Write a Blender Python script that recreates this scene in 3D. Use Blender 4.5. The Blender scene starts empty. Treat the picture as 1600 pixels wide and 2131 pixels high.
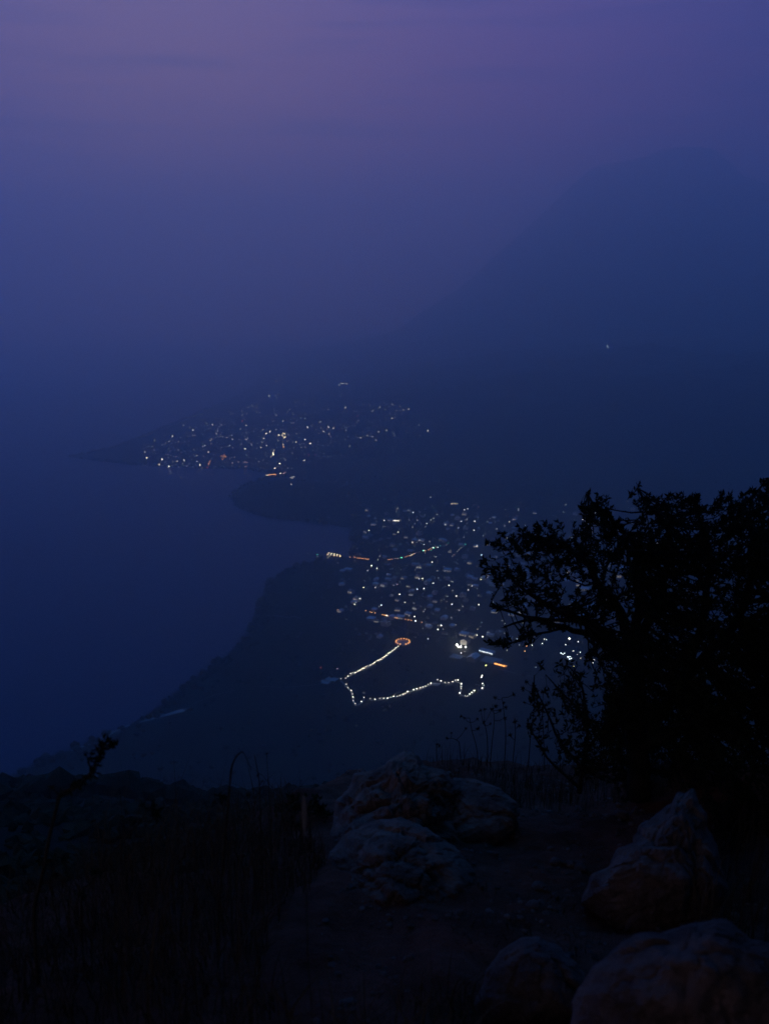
# --- tuned constants
HAZE_COL = (0.84, 0.94, 1.0)
HAZE_ABS = (0.0, 0.0, 0.0)
HAZE_DENS = 3.1e-4
HAZE_G = 0.84
NISHITA_TINT = (0.05, 0.03, 0.03)
DUSK_LOBES = [(-34, 5, 30, (0.17, 0.02, 0.0)), (-12, 4, 30, (0.575, 0.235, 0.0)), (6, 4, 30, (0.19, 0.0, 0.0)), (-27, 10, 40, (0.06, 0.03, 0.0)),
              (-54, 28, 14, (0.0, 0.07, 0.63)), (18, 28, 14, (0.092, 0.0, 0.0)), (54, 28, 14, (0.0, 0.0, 0.112)), (0, 55, 8, (0.0, 0.41, 1.36))]
SKY_STRENGTH = 1.0
SUN_E = 0.2
EXPOSURE = 0.0
import bpy, bmesh, math, random
import numpy as np
from mathutils import Vector, Matrix, noise as mnoise

random.seed(7)
RNG = np.random.default_rng(11)
C = bpy.context.scene.collection
SC = bpy.context.scene
R = math.radians
LAKE = -640.0
PITCH = R(12.0)
FPX = 35.0 / 36.0 * 2131.0           # focal length in photograph pixels


# ------------------------------------------------------------------ helpers
def px_dir(px, py):
    """World direction of the sight line through a photograph pixel (eye at the origin)."""
    x = (px - 800.0) / FPX
    y = (1065.5 - py) / FPX
    d = Vector((x, math.cos(PITCH) + y * math.sin(PITCH), -math.sin(PITCH) + y * math.cos(PITCH)))
    return d.normalized()


def at_depth(px, py, Y):
    d = px_dir(px, py)
    return d * (Y / d.y)


def on_level(px, py, z):
    d = px_dir(px, py)
    return d * (z / d.z)


def node_mat(name, color, rough=0.85, vary=0.25, scale=4.0, color2=None, bump=0.0, bscale=None, spec=0.25, detail=6.0):
    """A procedural surface: noise-mixed base colour, optional bump."""
    m = bpy.data.materials.new(name)
    m.use_nodes = True
    nt = m.node_tree
    b = nt.nodes['Principled BSDF']
    b.inputs['Roughness'].default_value = rough
    b.inputs['Specular IOR Level'].default_value = spec
    tc = nt.nodes.new('ShaderNodeTexCoord')
    n = nt.nodes.new('ShaderNodeTexNoise')
    n.inputs['Scale'].default_value = scale
    n.inputs['Detail'].default_value = detail
    n.inputs['Roughness'].default_value = 0.65
    nt.links.new(tc.outputs['Object'], n.inputs['Vector'])
    r = nt.nodes.new('ShaderNodeValToRGB')
    c2 = color2 or tuple(c * (1 - vary) for c in color)
    c1 = tuple(min(1, c * (1 + vary)) for c in color)
    r.color_ramp.elements[0].position = 0.36
    r.color_ramp.elements[0].color = (*c2, 1)
    r.color_ramp.elements[1].position = 0.64
    r.color_ramp.elements[1].color = (*c1, 1)
    nt.links.new(n.outputs['Fac'], r.inputs['Fac'])
    nt.links.new(r.outputs['Color'], b.inputs['Base Color'])
    if bump:
        n2 = nt.nodes.new('ShaderNodeTexNoise')
        n2.inputs['Scale'].default_value = bscale or scale * 4
        n2.inputs['Detail'].default_value = 8
        n2.inputs['Roughness'].default_value = 0.7
        nt.links.new(tc.outputs['Object'], n2.inputs['Vector'])
        bp = nt.nodes.new('ShaderNodeBump')
        bp.inputs['Strength'].default_value = bump
        bp.inputs['Distance'].default_value = 0.05
        nt.links.new(n2.outputs['Fac'], bp.inputs['Height'])
        nt.links.new(bp.outputs['Normal'], b.inputs['Normal'])
    return m


def lit_mat(name, color, strength):
    m = bpy.data.materials.new(name)
    m.use_nodes = True
    nt = m.node_tree
    b = nt.nodes['Principled BSDF']
    b.inputs['Base Color'].default_value = (0.6, 0.6, 0.6, 1)
    b.inputs['Emission Color'].default_value = (*color, 1)
    b.inputs['Emission Strength'].default_value = strength
    return m


def mesh_obj(name, verts, faces, mats, parent=None, smooth=False, fmat=None):
    me = bpy.data.meshes.new(name)
    me.from_pydata([tuple(v) for v in verts] if not isinstance(verts, np.ndarray) else verts.tolist(), [], faces)
    for m in (mats if isinstance(mats, (list, tuple)) else [mats]):
        me.materials.append(m)
    if fmat is not None:
        me.polygons.foreach_set('material_index', np.asarray(fmat, dtype=np.int32))
    if smooth:
        me.polygons.foreach_set('use_smooth', np.ones(len(me.polygons), dtype=bool))
    me.update()
    o = bpy.data.objects.new(name, me)
    C.objects.link(o)
    if parent is not None:
        o.parent = parent
    return o


def tag(o, label, cat, group=None):
    o['label'] = label
    o['category'] = cat
    if group:
        o['group'] = group
    return o


def empty(name, loc, label, cat, group=None, rz=0.0):
    o = bpy.data.objects.new(name, None)
    C.objects.link(o)
    o.location = loc
    o.rotation_euler = (0, 0, rz)
    o.empty_display_size = 0.2
    return tag(o, label, cat, group)


def vnoise(x, y, seed=0, octaves=4, lac=2.0, gain=0.5):
    """Tileless value noise on numpy arrays, about -1..1."""
    x = np.asarray(x, dtype=np.float64); y = np.asarray(y, dtype=np.float64)
    tot = np.zeros(np.broadcast(x, y).shape); amp = 1.0; norm = 0.0
    for o in range(octaves):
        xi = np.floor(x).astype(np.int64); yi = np.floor(y).astype(np.int64)
        fx = x - xi; fy = y - yi
        fx = fx * fx * (3 - 2 * fx); fy = fy * fy * (3 - 2 * fy)

        def h(a, b):
            n = (a * 374761393 + b * 668265263 + (seed + o) * 974634777) & 0x7fffffff
            n = ((n ^ (n >> 13)) * 1274126177) & 0x7fffffff
            n = n ^ (n >> 16)
            return (n & 0xffff) / 32767.5 - 1.0
        v = (h(xi, yi) * (1 - fx) + h(xi + 1, yi) * fx) * (1 - fy) + (h(xi, yi + 1) * (1 - fx) + h(xi + 1, yi + 1) * fx) * fy
        tot += v * amp; norm += amp
        amp *= gain; x = x * lac + 17.3; y = y * lac - 9.1
    return tot / norm


# ------------------------------------------------------------------ the land
COAST_PX = [(145, 951), (190, 941), (245, 929), (300, 907), (345, 889), (400, 866), (440, 846), (478, 830), (515, 812),
            (532, 796), (545, 780)]
COAST_BACK = [(-1500, 11500), (-900, 16800), (15500, 16800), (15500, 3000), (9000, -6000), (-2500, -6000), (-1500, 600), (-900, 900)]
COAST_NEAR = [(60, 1600), (125, 1573), (175, 1553), (215, 1531), (250, 1517), (285, 1500), (330, 1478), (375, 1449), (405, 1420),
              (432, 1404), (450, 1384), (478, 1362), (500, 1338), (524, 1312), (537, 1288), (548, 1262), (552, 1238), (556, 1225),
              (572, 1207), (592, 1192), (612, 1184), (636, 1172), (660, 1166), (690, 1162), (730, 1160), (742, 1146), (742, 1118),
              (738, 1098), (700, 1093), (640, 1087), (585, 1080), (548, 1074), (512, 1061), (490, 1048), (484, 1034),
              (495, 1020), (520, 1007), (552, 997), (590, 992), (560, 984), (520, 977), (470, 975), (420, 974), (370, 972),
              (320, 969), (270, 966), (220, 960), (175, 955)]


def build_coast():
    pts = [on_level(*p, LAKE) for p in COAST_PX]
    pts = [(p.x, p.y) for p in pts] + COAST_BACK
    pts += [(q.x, q.y) for q in (on_level(*p, LAKE) for p in COAST_NEAR)]
    return np.array(pts)


COAST = build_coast()


def coast_dist(x, y):
    """Signed distance to the shore, positive on land."""
    shp = np.shape(x)
    x = np.ravel(np.asarray(x, dtype=np.float64)); y = np.ravel(np.asarray(y, dtype=np.float64))
    best = np.full(x.shape, 1e18); inside = np.zeros(x.shape, dtype=bool)
    n = len(COAST)
    for i in range(n):
        ax, ay = COAST[i]; bx, by = COAST[(i + 1) % n]
        dx, dy = bx - ax, by - ay
        t = np.clip(((x - ax) * dx + (y - ay) * dy) / (dx * dx + dy * dy), 0, 1)
        best = np.minimum(best, (x - ax - t * dx) ** 2 + (y - ay - t * dy) ** 2)
        c = ((ay > y) != (by > y))
        with np.errstate(divide='ignore', invalid='ignore'):
            xin = (bx - ax) * (y - ay) / (by - ay if by != ay else 1e-9) + ax
        inside ^= c & (x < xin)
    d = np.sqrt(best)
    return np.where(inside, d, -d).reshape(shp)


VOLC_Y = 10600.0
VK = VOLC_Y / 6100.0
VOLC = at_depth(1425, 310, VOLC_Y)
VH = VOLC.z - LAKE
PROF_L = np.array([(0, 0), (80, 4), (150, 8), (260, 60), (350, 70), (525, 108), (675, 245), (825, 395), (975, 545), (1125, 685),
                   (1275, 815), (1425, 935), (1575, 1035), (2000, 1150), (2475, 1215), (2800, VH / VK), (20000, VH / VK + 60)], dtype=float) * VK
PROF_R = np.array([(0, 0), (90, 2), (160, 8), (210, 50), (345, 170), (510, 235), (800, 430), (1200, 680), (1750, 900),
                   (2250, 1060), (2740, 1160), (3300, VH / VK), (20000, VH / VK + 60)], dtype=float) * VK


def ledge_z(x, y):
    """The spur of trampled earth the photographer stands on."""
    z = -1.72 - 0.255 * y
    z = z - 0.10 * np.clip(-x - 0.2, 0, None) * np.clip((y - 2.5) / 3, 0, 1)
    drop = np.clip(y - 7.3 - 0.25 * np.sin(x * 1.7) + 1.7 * np.clip(-x - 0.25, 0, 2.0), 0, None)
    z = z - 0.9 * drop
    left = np.clip(-x - 1.2 - 0.15 * y, 0, None)
    z = z - 0.25 * left
    return z


def height(x, y, detail=True):
    """Ground level (eye at 0)."""
    x = np.asarray(x, dtype=np.float64); y = np.asarray(y, dtype=np.float64)
    d = coast_dist(x, y)
    if detail:
        d = d + 14 * vnoise(x / 60, y / 60, 3, 4) * np.clip(np.hypot(x, y) / 900, 0, 1)
    land = np.where(d < 0, np.maximum(d * 0.25, -30), 1.0 + 0.05 * np.minimum(d, 100) + 0.012 * np.clip(d - 100, 0, 1500))
    # the small wooded headland
    hp = on_level(575, 1035, LAKE)
    hd = np.hypot((x - hp.x) / 330, (y - hp.y) / 230)
    land = land + np.where(d > 0, 42 * np.exp(-hd ** 2 * 1.5) * np.clip(d / 70, 0, 1), 0)
    # the volcano
    rx = x - VOLC.x; ry = y - VOLC.y
    r = np.hypot(rx, ry)
    a = np.arctan2(ry, rx)
    # bearing across the line of sight decides which side profile applies
    tx, ty = VOLC.y / math.hypot(VOLC.x, VOLC.y), -VOLC.x / math.hypot(VOLC.x, VOLC.y)
    side = np.clip(0.5 + 0.5 * (rx * tx + ry * ty) / np.maximum(r, 1) * 1.4, 0, 1)
    rr = r * (1 + 0.05 * np.sin(a * 9 + r / 1500) * np.clip(r / 1500, 0, 1) * np.clip((5500 - r) / 2500, 0, 1))
    hl = VH - np.interp(rr, PROF_L[:, 0], PROF_L[:, 1])
    hr = VH - np.interp(rr, PROF_R[:, 0], PROF_R[:, 1])
    cone = hl * (1 - side) + hr * side
    if detail:
        cone = cone + 55 * vnoise(x / 420, y / 420, 8, 4) * np.clip(r / 2000, 0, 1) * np.clip(cone / 200, 0, 1)
    # foothills behind the far town
    wy = np.clip((y - 3700) / 900, 0, 1); wy = wy * wy * (3 - 2 * wy)
    foot = np.minimum(0.15 * np.clip(d - 120, 0, None), 330) * wy
    if detail:
        foot = foot * (1 + 0.18 * vnoise(x / 380, y / 380, 14, 4))
    land = np.where(d > 0, land + foot, land)
    gate = np.clip((d + 10) / 420, 0, 1)
    land = np.where(d > -10, np.maximum(land, np.maximum(cone, 0) * gate), land)
    z = LAKE + land
    # the mountainside the viewpoint stands on
    q = np.hypot(x, y)
    az = np.arctan2(x, np.maximum(y, 1e-3))
    slope = 0.535 - 0.055 * np.exp(-((az + 0.42) / 0.16) ** 2) * np.clip(q / 200, 0, 1) + 0.04 * np.clip(az, 0, 1)
    hill = -3.0 - slope * q
    if detail:
        hill = hill + vnoise(x / 35, y / 35, 21, 4) * np.clip(q / 30, 0, 1) * 5.0
    z = np.maximum(z, hill)
    # behind the viewer the ridge climbs
    back = -4.0 + 0.16 * np.clip(-y - 2, 0, 400)
    z = np.where(y < 0, np.maximum(z, np.minimum(back, 140) - 0.5 * np.abs(x) * np.clip(y / 50 + 1, 0, 1)), z)
    # under the spur it keeps below the trampled earth
    lz = ledge_z(x, y) - 0.45
    near = np.clip((14 - q) / 5, 0, 1)
    z = z * (1 - near) + np.minimum(lz, z) * near
    return z


def hit(px, py, start=900.0):
    """Where the sight line through a pixel meets the ground, walking outward."""
    d = px_dir(px, py)
    h = math.hypot(d.x, d.y)
    ts = np.concatenate([np.arange(start, 3000, 4.0), np.arange(3000, 16000, 12.0)]) / h
    X, Y, Z = d.x * ts, d.y * ts, d.z * ts
    below = Z <= np.maximum(height(X, Y), LAKE)
    k = int(np.argmax(below)) if below.any() else len(ts) - 1
    t = ts[max(k - 1, 0)] if k else ts[0]
    p = Vector((d.x * t, d.y * t, 0))
    p.z = float(max(height(np.array([p.x]), np.array([p.y]))[0], LAKE))
    return p


# ------------------------------------------------------------------ ground sheet (polar, to the horizon)
def ground_sheet(mats):
    az = np.concatenate([np.arange(-180, -36, 6.0), np.arange(-36, 36, 0.16), np.arange(36, 180, 6.0)])
    az = np.radians(az)
    rad = np.concatenate([[0.8], np.geomspace(1.6, 500, 120), np.arange(508, 2600, 7.0), np.geomspace(2610, 6000, 190),
                          np.geomspace(6050, 17000, 110)])
    A, Q = np.meshgrid(az, rad)
    X = Q * np.sin(A); Y = Q * np.cos(A)
    Z = height(X, Y)
    nr, na = X.shape
    verts = np.stack([X.ravel(), Y.ravel(), Z.ravel()], 1)
    i = np.arange(nr - 1)[:, None]; j = np.arange(na)[None, :]
    j2 = (j + 1) % na
    q = np.stack([(i * na + j), (i * na + j2), ((i + 1) * na + j2), ((i + 1) * na + j)], -1).reshape(-1, 4)
    me = bpy.data.meshes.new('ground')
    me.vertices.add(len(verts)); me.vertices.foreach_set('co', verts.astype(np.float32).ravel())
    me.loops.add(q.size); me.loops.foreach_set('vertex_index', q[:, ::-1].astype(np.int32).ravel())
    me.polygons.add(len(q)); me.polygons.foreach_set('loop_start', np.arange(0, q.size, 4, dtype=np.int32))
    me.polygons.foreach_set('use_smooth', np.ones(len(q), dtype=bool))
    me.update(calc_edges=True)
    for m in mats:
        me.materials.append(m)
    o = bpy.data.objects.new('ground', me)
    C.objects.link(o)
    o['kind'] = 'structure'
    return o


mat_valley = node_mat('valley_woodland', (0.018, 0.019, 0.015), 0.95, 0.5, 0.014, color2=(0.006, 0.009, 0.007), spec=0.05)
ground = ground_sheet([mat_valley])

# lake
bm = bmesh.new()
bmesh.ops.create_circle(bm, cap_ends=True, cap_tris=True, segments=96, radius=17300)
me = bpy.data.meshes.new('lake'); bm.to_mesh(me); bm.free()
mw = bpy.data.materials.new('lake_water'); mw.use_nodes = True
nt = mw.node_tree; b = nt.nodes['Principled BSDF']
b.inputs['Base Color'].default_value = (0.005, 0.032, 0.085, 1)
b.inputs['Roughness'].default_value = 0.3
b.inputs['Specular IOR Level'].default_value = 0.07
b.inputs['IOR'].default_value = 1.33
tc = nt.nodes.new('ShaderNodeTexCoord')
wn = nt.nodes.new('ShaderNodeTexNoise'); wn.inputs['Scale'].default_value = 0.05; wn.inputs['Detail'].default_value = 5
nt.links.new(tc.outputs['Object'], wn.inputs['Vector'])
bp = nt.nodes.new('ShaderNodeBump'); bp.inputs['Strength'].default_value = 0.25; bp.inputs['Distance'].default_value = 1.2
nt.links.new(wn.outputs['Fac'], bp.inputs['Height']); nt.links.new(bp.outputs['Normal'], b.inputs['Normal'])
me.materials.append(mw)
lake = bpy.data.objects.new('lake', me); C.objects.link(lake)
lake.location = (0, 0, LAKE); lake['kind'] = 'structure'

# ------------------------------------------------------------------ haze
HZ_TOP = VH + LAKE + 60
mh = bpy.data.materials.new('haze_air'); mh.use_nodes = True
nt = mh.node_tree
for n in list(nt.nodes):
    if n.type != 'OUTPUT_MATERIAL':
        nt.nodes.remove(n)
pv = nt.nodes.new('ShaderNodeVolumePrincipled')
pv.inputs['Color'].default_value = (*HAZE_COL, 1)

pv.inputs['Absorption Color'].default_value = (*HAZE_ABS, 1)
pv.inputs['Density'].default_value = HAZE_DENS
pv.inputs['Anisotropy'].default_value = HAZE_G
nt.links.new(pv.outputs['Volume'], nt.nodes['Material Output'].inputs['Volume'])
lo = (-17600, -17600, LAKE - 32); hi = (17600, 17600, HZ_TOP)
hv = [(x, y, z) for x in (lo[0], hi[0]) for y in (lo[1], hi[1]) for z in (lo[2], hi[2])]
hf = [(0, 1, 3, 2), (4, 6, 7, 5), (0, 4, 5, 1), (2, 3, 7, 6), (0, 2, 6, 4), (1, 5, 7, 3)]
haze = mesh_obj('haze', hv, hf, mh)
haze['kind'] = 'stuff'

# ------------------------------------------------------------------ sky
w = bpy.data.worlds.new('World'); SC.world = w; w.use_nodes = True
nt = w.node_tree; N = nt.nodes; L = nt.links
bg = N['Background']
tc = N.new('ShaderNodeTexCoord')
nrm = N.new('ShaderNodeVectorMath'); nrm.operation = 'NORMALIZE'; L.new(tc.outputs['Generated'], nrm.inputs[0])
SUN_AZ = R(-142)        # weak sun added behind the left shoulder to light the near rock faces


def vm_dot(vec):
    n = N.new('ShaderNodeVectorMath'); n.operation = 'DOT_PRODUCT'
    L.new(nrm.outputs[0], n.inputs[0]); n.inputs[1].default_value = vec
    return n.outputs['Value']


def mixc(kind, fac, a, b):
    m = N.new('ShaderNodeMix'); m.data_type = 'RGBA'; m.blend_type = kind
    if isinstance(fac, float):
        m.inputs['Factor'].default_value = fac
    else:
        L.new(fac, m.inputs['Factor'])
    for s, v in (('A', a), ('B', b)):
        sock = [i for i in m.inputs if i.identifier == s + '_Color'][0]
        if isinstance(v, tuple):
            sock.default_value = (*v, 1)
        else:
            L.new(v, sock)
    return [o for o in m.outputs if o.identifier == 'Result_Color'][0]


sky = N.new('ShaderNodeTexSky'); sky.sky_type = 'NISHITA'; sky.sun_disc = False
sky.sun_elevation = R(-1.0); sky.sun_rotation = SUN_AZ; sky.altitude = 2200; sky.dust_density = 2.0; sky.ozone_density = 4.0
tot = mixc('MULTIPLY', 1.0, sky.outputs['Color'], NISHITA_TINT)


def lobe(az, el, k, col):
    """A soft patch of dusk sky brightness around one bearing and elevation."""
    a, e = R(az), R(el)
    d = vm_dot((math.sin(a) * math.cos(e), math.cos(a) * math.cos(e), math.sin(e)))
    s = N.new('ShaderNodeMath'); s.operation = 'SUBTRACT'; L.new(d, s.inputs[0]); s.inputs[1].default_value = 1.0
    m = N.new('ShaderNodeMath'); m.operation = 'MULTIPLY'; L.new(s.outputs[0], m.inputs[0]); m.inputs[1].default_value = k
    x = N.new('ShaderNodeMath'); x.operation = 'EXPONENT'; L.new(m.outputs[0], x.inputs[0])
    return mixc('MULTIPLY', 1.0, x.outputs[0], col)


for az_, el_, k_, c_ in DUSK_LOBES:
    tot = mixc('ADD', 1.0, tot, lobe(az_, el_, k_, c_))
# faint darker cloud bars
mp = N.new('ShaderNodeMapping'); mp.inputs['Scale'].default_value = (2.6, 2.6, 34.0)
L.new(nrm.outputs[0], mp.inputs['Vector'])
cn = N.new('ShaderNodeTexNoise'); cn.inputs['Scale'].default_value = 1.6; cn.inputs['Detail'].default_value = 5
L.new(mp.outputs[0], cn.inputs['Vector'])
cmr = N.new('ShaderNodeMapRange'); cmr.inputs['From Min'].default_value = 0.48; cmr.inputs['From Max'].default_value = 0.66
cmr.inputs['To Min'].default_value = 0.0; cmr.inputs['To Max'].default_value = 0.5
L.new(cn.outputs['Fac'], cmr.inputs['Value'])
cl = mixc('MULTIPLY', 1.0, tot, (0.25, 0.4, 0.7))
tot = mixc('MIX', cmr.outputs[0], tot, cl)
L.new(tot, bg.inputs['Color'])
bg.inputs['Strength'].default_value = SKY_STRENGTH

sl = bpy.data.lights.new('fill_sun', 'SUN'); sl.energy = SUN_E; sl.angle = R(25); sl.color = (1.0, 0.78, 0.98)
so = bpy.data.objects.new('fill_sun', sl); C.objects.link(so)
so.rotation_euler = (-Vector((math.sin(SUN_AZ), math.cos(SUN_AZ), 0.41))).to_track_quat('-Z', 'Y').to_euler()

# ------------------------------------------------------------------ camera
cam = bpy.data.cameras.new('camera'); co = bpy.data.objects.new('camera', cam); C.objects.link(co)
cam.sensor_fit = 'VERTICAL'; cam.sensor_height = 36; cam.sensor_width = 27; cam.lens = 35
cam.clip_start = 0.05; cam.clip_end = 60000
co.rotation_euler = (R(90) - PITCH, 0, 0)
cam.dof.use_dof = True; cam.dof.focus_distance = 14; cam.dof.aperture_fstop = 3.2
SC.camera = co

SC.view_settings.view_transform = 'Standard'; SC.view_settings.look = 'None'
SC.view_settings.exposure = EXPOSURE; SC.view_settings.gamma = 1
SC.render.dither_intensity = 1.5
cy = SC.cycles
cy.use_denoising = True
cy.use_adaptive_sampling = False
cy.denoising_prefilter = 'ACCURATE'
cy.volume_bounces = 5; cy.max_bounces = 8; cy.diffuse_bounces = 2; cy.glossy_bounces = 2
cy.use_light_tree = True
cy.sample_clamp_indirect = 2.0

# =================================================================== the valley: lamps, houses, paths, woods
WHITE = (1.0, 0.93, 0.80); COOL = (0.80, 0.92, 1.0); WARM = (1.0, 0.78, 0.46); ORANGE = (1.0, 0.40, 0.10); FARW = (1.0, 0.84, 0.62)
RED = (1.0, 0.10, 0.07); GREEN = (0.12, 1.0, 0.55); PINK = (1.0, 0.55, 0.55); YELLOW = (0.95, 0.95, 0.30)
CNAME = {WHITE: 'white', FARW: 'whitish', COOL: 'bluish', WARM: 'warm', ORANGE: 'orange', RED: 'red', GREEN: 'green', PINK: 'pinkish', YELLOW: 'yellow'}

mat_pole = node_mat('lamp_pole_metal', (0.12, 0.12, 0.12), 0.6, 0.2, 3.0)
mat_wall = node_mat('plaster_wall', (0.55, 0.52, 0.48), 0.9, 0.25, 0.6)
mat_wall2 = node_mat('block_wall', (0.24, 0.22, 0.21), 0.9, 0.25, 0.6)
mat_tin = node_mat('tin_roof', (0.55, 0.56, 0.58), 0.55, 0.3, 0.5)
mat_rust = node_mat('rusty_roof', (0.20, 0.13, 0.10), 0.8, 0.35, 0.5)
mat_slab = node_mat('concrete_slab', (0.34, 0.33, 0.32), 0.9, 0.25, 0.3)
mat_sand = node_mat('pale_sand', (0.27, 0.24, 0.24), 0.95, 0.5, 0.06)
mat_track = node_mat('dirt_track', (0.11, 0.098, 0.09), 0.95, 0.4, 0.05)
mat_pave = node_mat('stone_paving', (0.33, 0.31, 0.29), 0.9, 0.3, 0.4)
mat_dock = node_mat('dock_boards', (0.16, 0.13, 0.11), 0.85, 0.3, 1.0)
_lit = {}


def lit(col, strength, sampled=False):
    k = (col, strength, sampled)
    if k not in _lit:
        m = lit_mat('glow_' + CNAME[col], col, strength)
        m.cycles.emission_sampling = 'FRONT' if sampled else 'NONE'
        _lit[k] = m
    return _lit[k]


class MB:
    """Collects simple shapes into one mesh."""
    def __init__(self):
        self.v = []; self.f = []; self.m = []

    def add(self, vs, fs, mat=0):
        o = len(self.v)
        self.v.extend([tuple(p) for p in vs]); self.f.extend([tuple(i + o for i in q) for q in fs]); self.m.extend([mat] * len(fs))

    def box(self, lo, hi, mat=0):
        vs = [(x, y, z) for x in (lo[0], hi[0]) for y in (lo[1], hi[1]) for z in (lo[2], hi[2])]
        self.add(vs, [(0, 1, 3, 2), (4, 6, 7, 5), (0, 4, 5, 1), (2, 3, 7, 6), (0, 2, 6, 4), (1, 5, 7, 3)], mat)

    def tube(self, pts, rad, sides=5, mat=0, cap=True):
        pts = [Vector(p) for p in pts]; n = len(pts)
        vs = []
        for i, p in enumerate(pts):
            t = (pts[min(i + 1, n - 1)] - pts[max(i - 1, 0)])
            t = t.normalized() if t.length > 1e-9 else Vector((0, 0, 1))
            a = t.cross(Vector((0.31, 0.12, 0.94)))
            if a.length < 0.05:
                a = t.cross(Vector((1, 0, 0)))
            a.normalize(); b = t.cross(a)
            r = rad[i] if hasattr(rad, '__len__') else rad
            for k in range(sides):
                an = 2 * math.pi * k / sides
                vs.append(p + (a * math.cos(an) + b * math.sin(an)) * r)
        fs = [(i * sides + k, i * sides + (k + 1) % sides, (i + 1) * sides + (k + 1) % sides, (i + 1) * sides + k)
              for i in range(n - 1) for k in range(sides)]
        if cap:
            fs.append(tuple(range(sides))[::-1]); fs.append(tuple((n - 1) * sides + k for k in range(sides)))
        self.add(vs, fs, mat)

    def ball(self, c, r, mat=0, sq=1.0, jit=0.0, rnd=None, sub=1):
        vs, fs = ICO[sub]
        out = []
        for p in vs:
            k = 1 + (rnd.uniform(-jit, jit) if jit else 0)
            out.append((c[0] + p[0] * r * k, c[1] + p[1] * r * k, c[2] + p[2] * r * k * sq))
        self.add(out, fs, mat)

    def build(self, name, mats, parent=None, smooth=False):
        return mesh_obj(name, self.v, self.f, mats, parent, smooth, self.m)


def _ico(s):
    b = bmesh.new(); bmesh.ops.create_icosphere(b, subdivisions=s, radius=1.0)
    r = ([tuple(v.co) for v in b.verts], [tuple(v.index for v in f.verts) for f in b.faces]); b.free()
    return r


ICO = {1: _ico(1), 2: _ico(2)}
_mesh = {}


def place(mesh_key, maker, name, loc, label, cat, group, rz=0.0, scale=1.0):
    if mesh_key not in _mesh:
        _mesh[mesh_key] = maker()
        o = _mesh[mesh_key]
    else:
        o = _mesh[mesh_key].copy(); o.name = name
        C.objects.link(o)
    o.location = loc; o.rotation_euler = (0, 0, rz); o.scale = (scale,) * 3
    for k in ('label', 'category', 'group'):
        if k in o:
            del o[k]
    tag(o, label, cat, group)
    return o


def lamp_maker(name, col, r, strength, h, sampled=False):
    def mk():
        b = MB()
        b.tube([(0, 0, -1.0), (0, 0, h - r * 0.7)], [0.11, 0.08], 4, 0)
        b.ball((0, 0, h), r, 1, 0.8)
        return b.build(name, [mat_pole, lit(col, strength, sampled)])
    return mk


def lamp_at(px, py, name, label, cat, group, col=WHITE, r=0.9, strength=8.0, h=5.0, start=900.0, sampled=False, level=None):
    p = hit(px, py, start) if level is None else on_level(px, py, level)
    d = p.length
    dy = h * 0.93 * FPX / d
    p = hit(px, py + dy, start) if level is None else on_level(px, py + dy, level)
    return place((name, col, r, strength, h, sampled), lamp_maker(name, col, r, strength, h, sampled), name, p, label, cat, group)


def drape(px_pts, width, mat, name, lift=0.35, step=6.0):
    """A strip of ground cover following the land (road, beach, path)."""
    P = [hit(*p) for p in px_pts]
    dense = []
    for a, b in zip(P[:-1], P[1:]):
        n = max(1, int((b - a).length / step))
        for i in range(n):
            dense.append(a.lerp(b, i / n))
    dense.append(P[-1])
    vs, fs = [], []
    for i, p in enumerate(dense):
        t = dense[min(i + 1, len(dense) - 1)] - dense[max(i - 1, 0)]
        s = Vector((t.y, -t.x, 0)).normalized()
        wd = width if not callable(width) else width(i / max(1, len(dense) - 1))
        for k in (-0.5, -0.17, 0.17, 0.5):
            q = p + s * wd * k
            z = float(max(height(np.array([q.x]), np.array([q.y]))[0], LAKE)) + lift
            vs.append((q.x, q.y, z))
    for i in range(len(dense) - 1):
        for k in range(3):
            fs.append((i * 4 + k, i * 4 + k + 1, i * 4 + k + 5, i * 4 + k + 4))
    o = mesh_obj(name, vs, fs, mat)
    o['kind'] = 'structure'
    return o


# ---- roads, beach, lit walkway
drape([(150, 1563), (200, 1543), (236, 1524), (272, 1508)], lambda t: 5 + 5 * math.sin(t * 3.1), mat_sand, 'beach')
drape([(292, 1503), (330, 1492), (356, 1484), (383, 1476)], lambda t: 4 + 8 * t, mat_sand, 'beach')
drape([(383, 1476), (410, 1461), (450, 1444), (490, 1436)], 4.0, mat_track, 'road')
drape([(552, 1280), (580, 1281), (600, 1285), (612, 1283), (626, 1287)], 4.0, mat_sand, 'path')
drape([(628, 1201), (660, 1207), (690, 1213)], 3.0, mat_track, 'path')
drape([(820, 1300), (850, 1312), (880, 1320), (930, 1328)], 5.0, mat_track, 'road')
drape([(738, 1135), (752, 1118), (766, 1104)], 4.0, mat_track, 'road')
drape([(1040, 1392), (1080, 1402), (1130, 1410)], 5.0, mat_track, 'road')
drape([(690, 1420), (640, 1426), (590, 1430), (540, 1428)], 4.0, mat_track, 'path')

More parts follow.
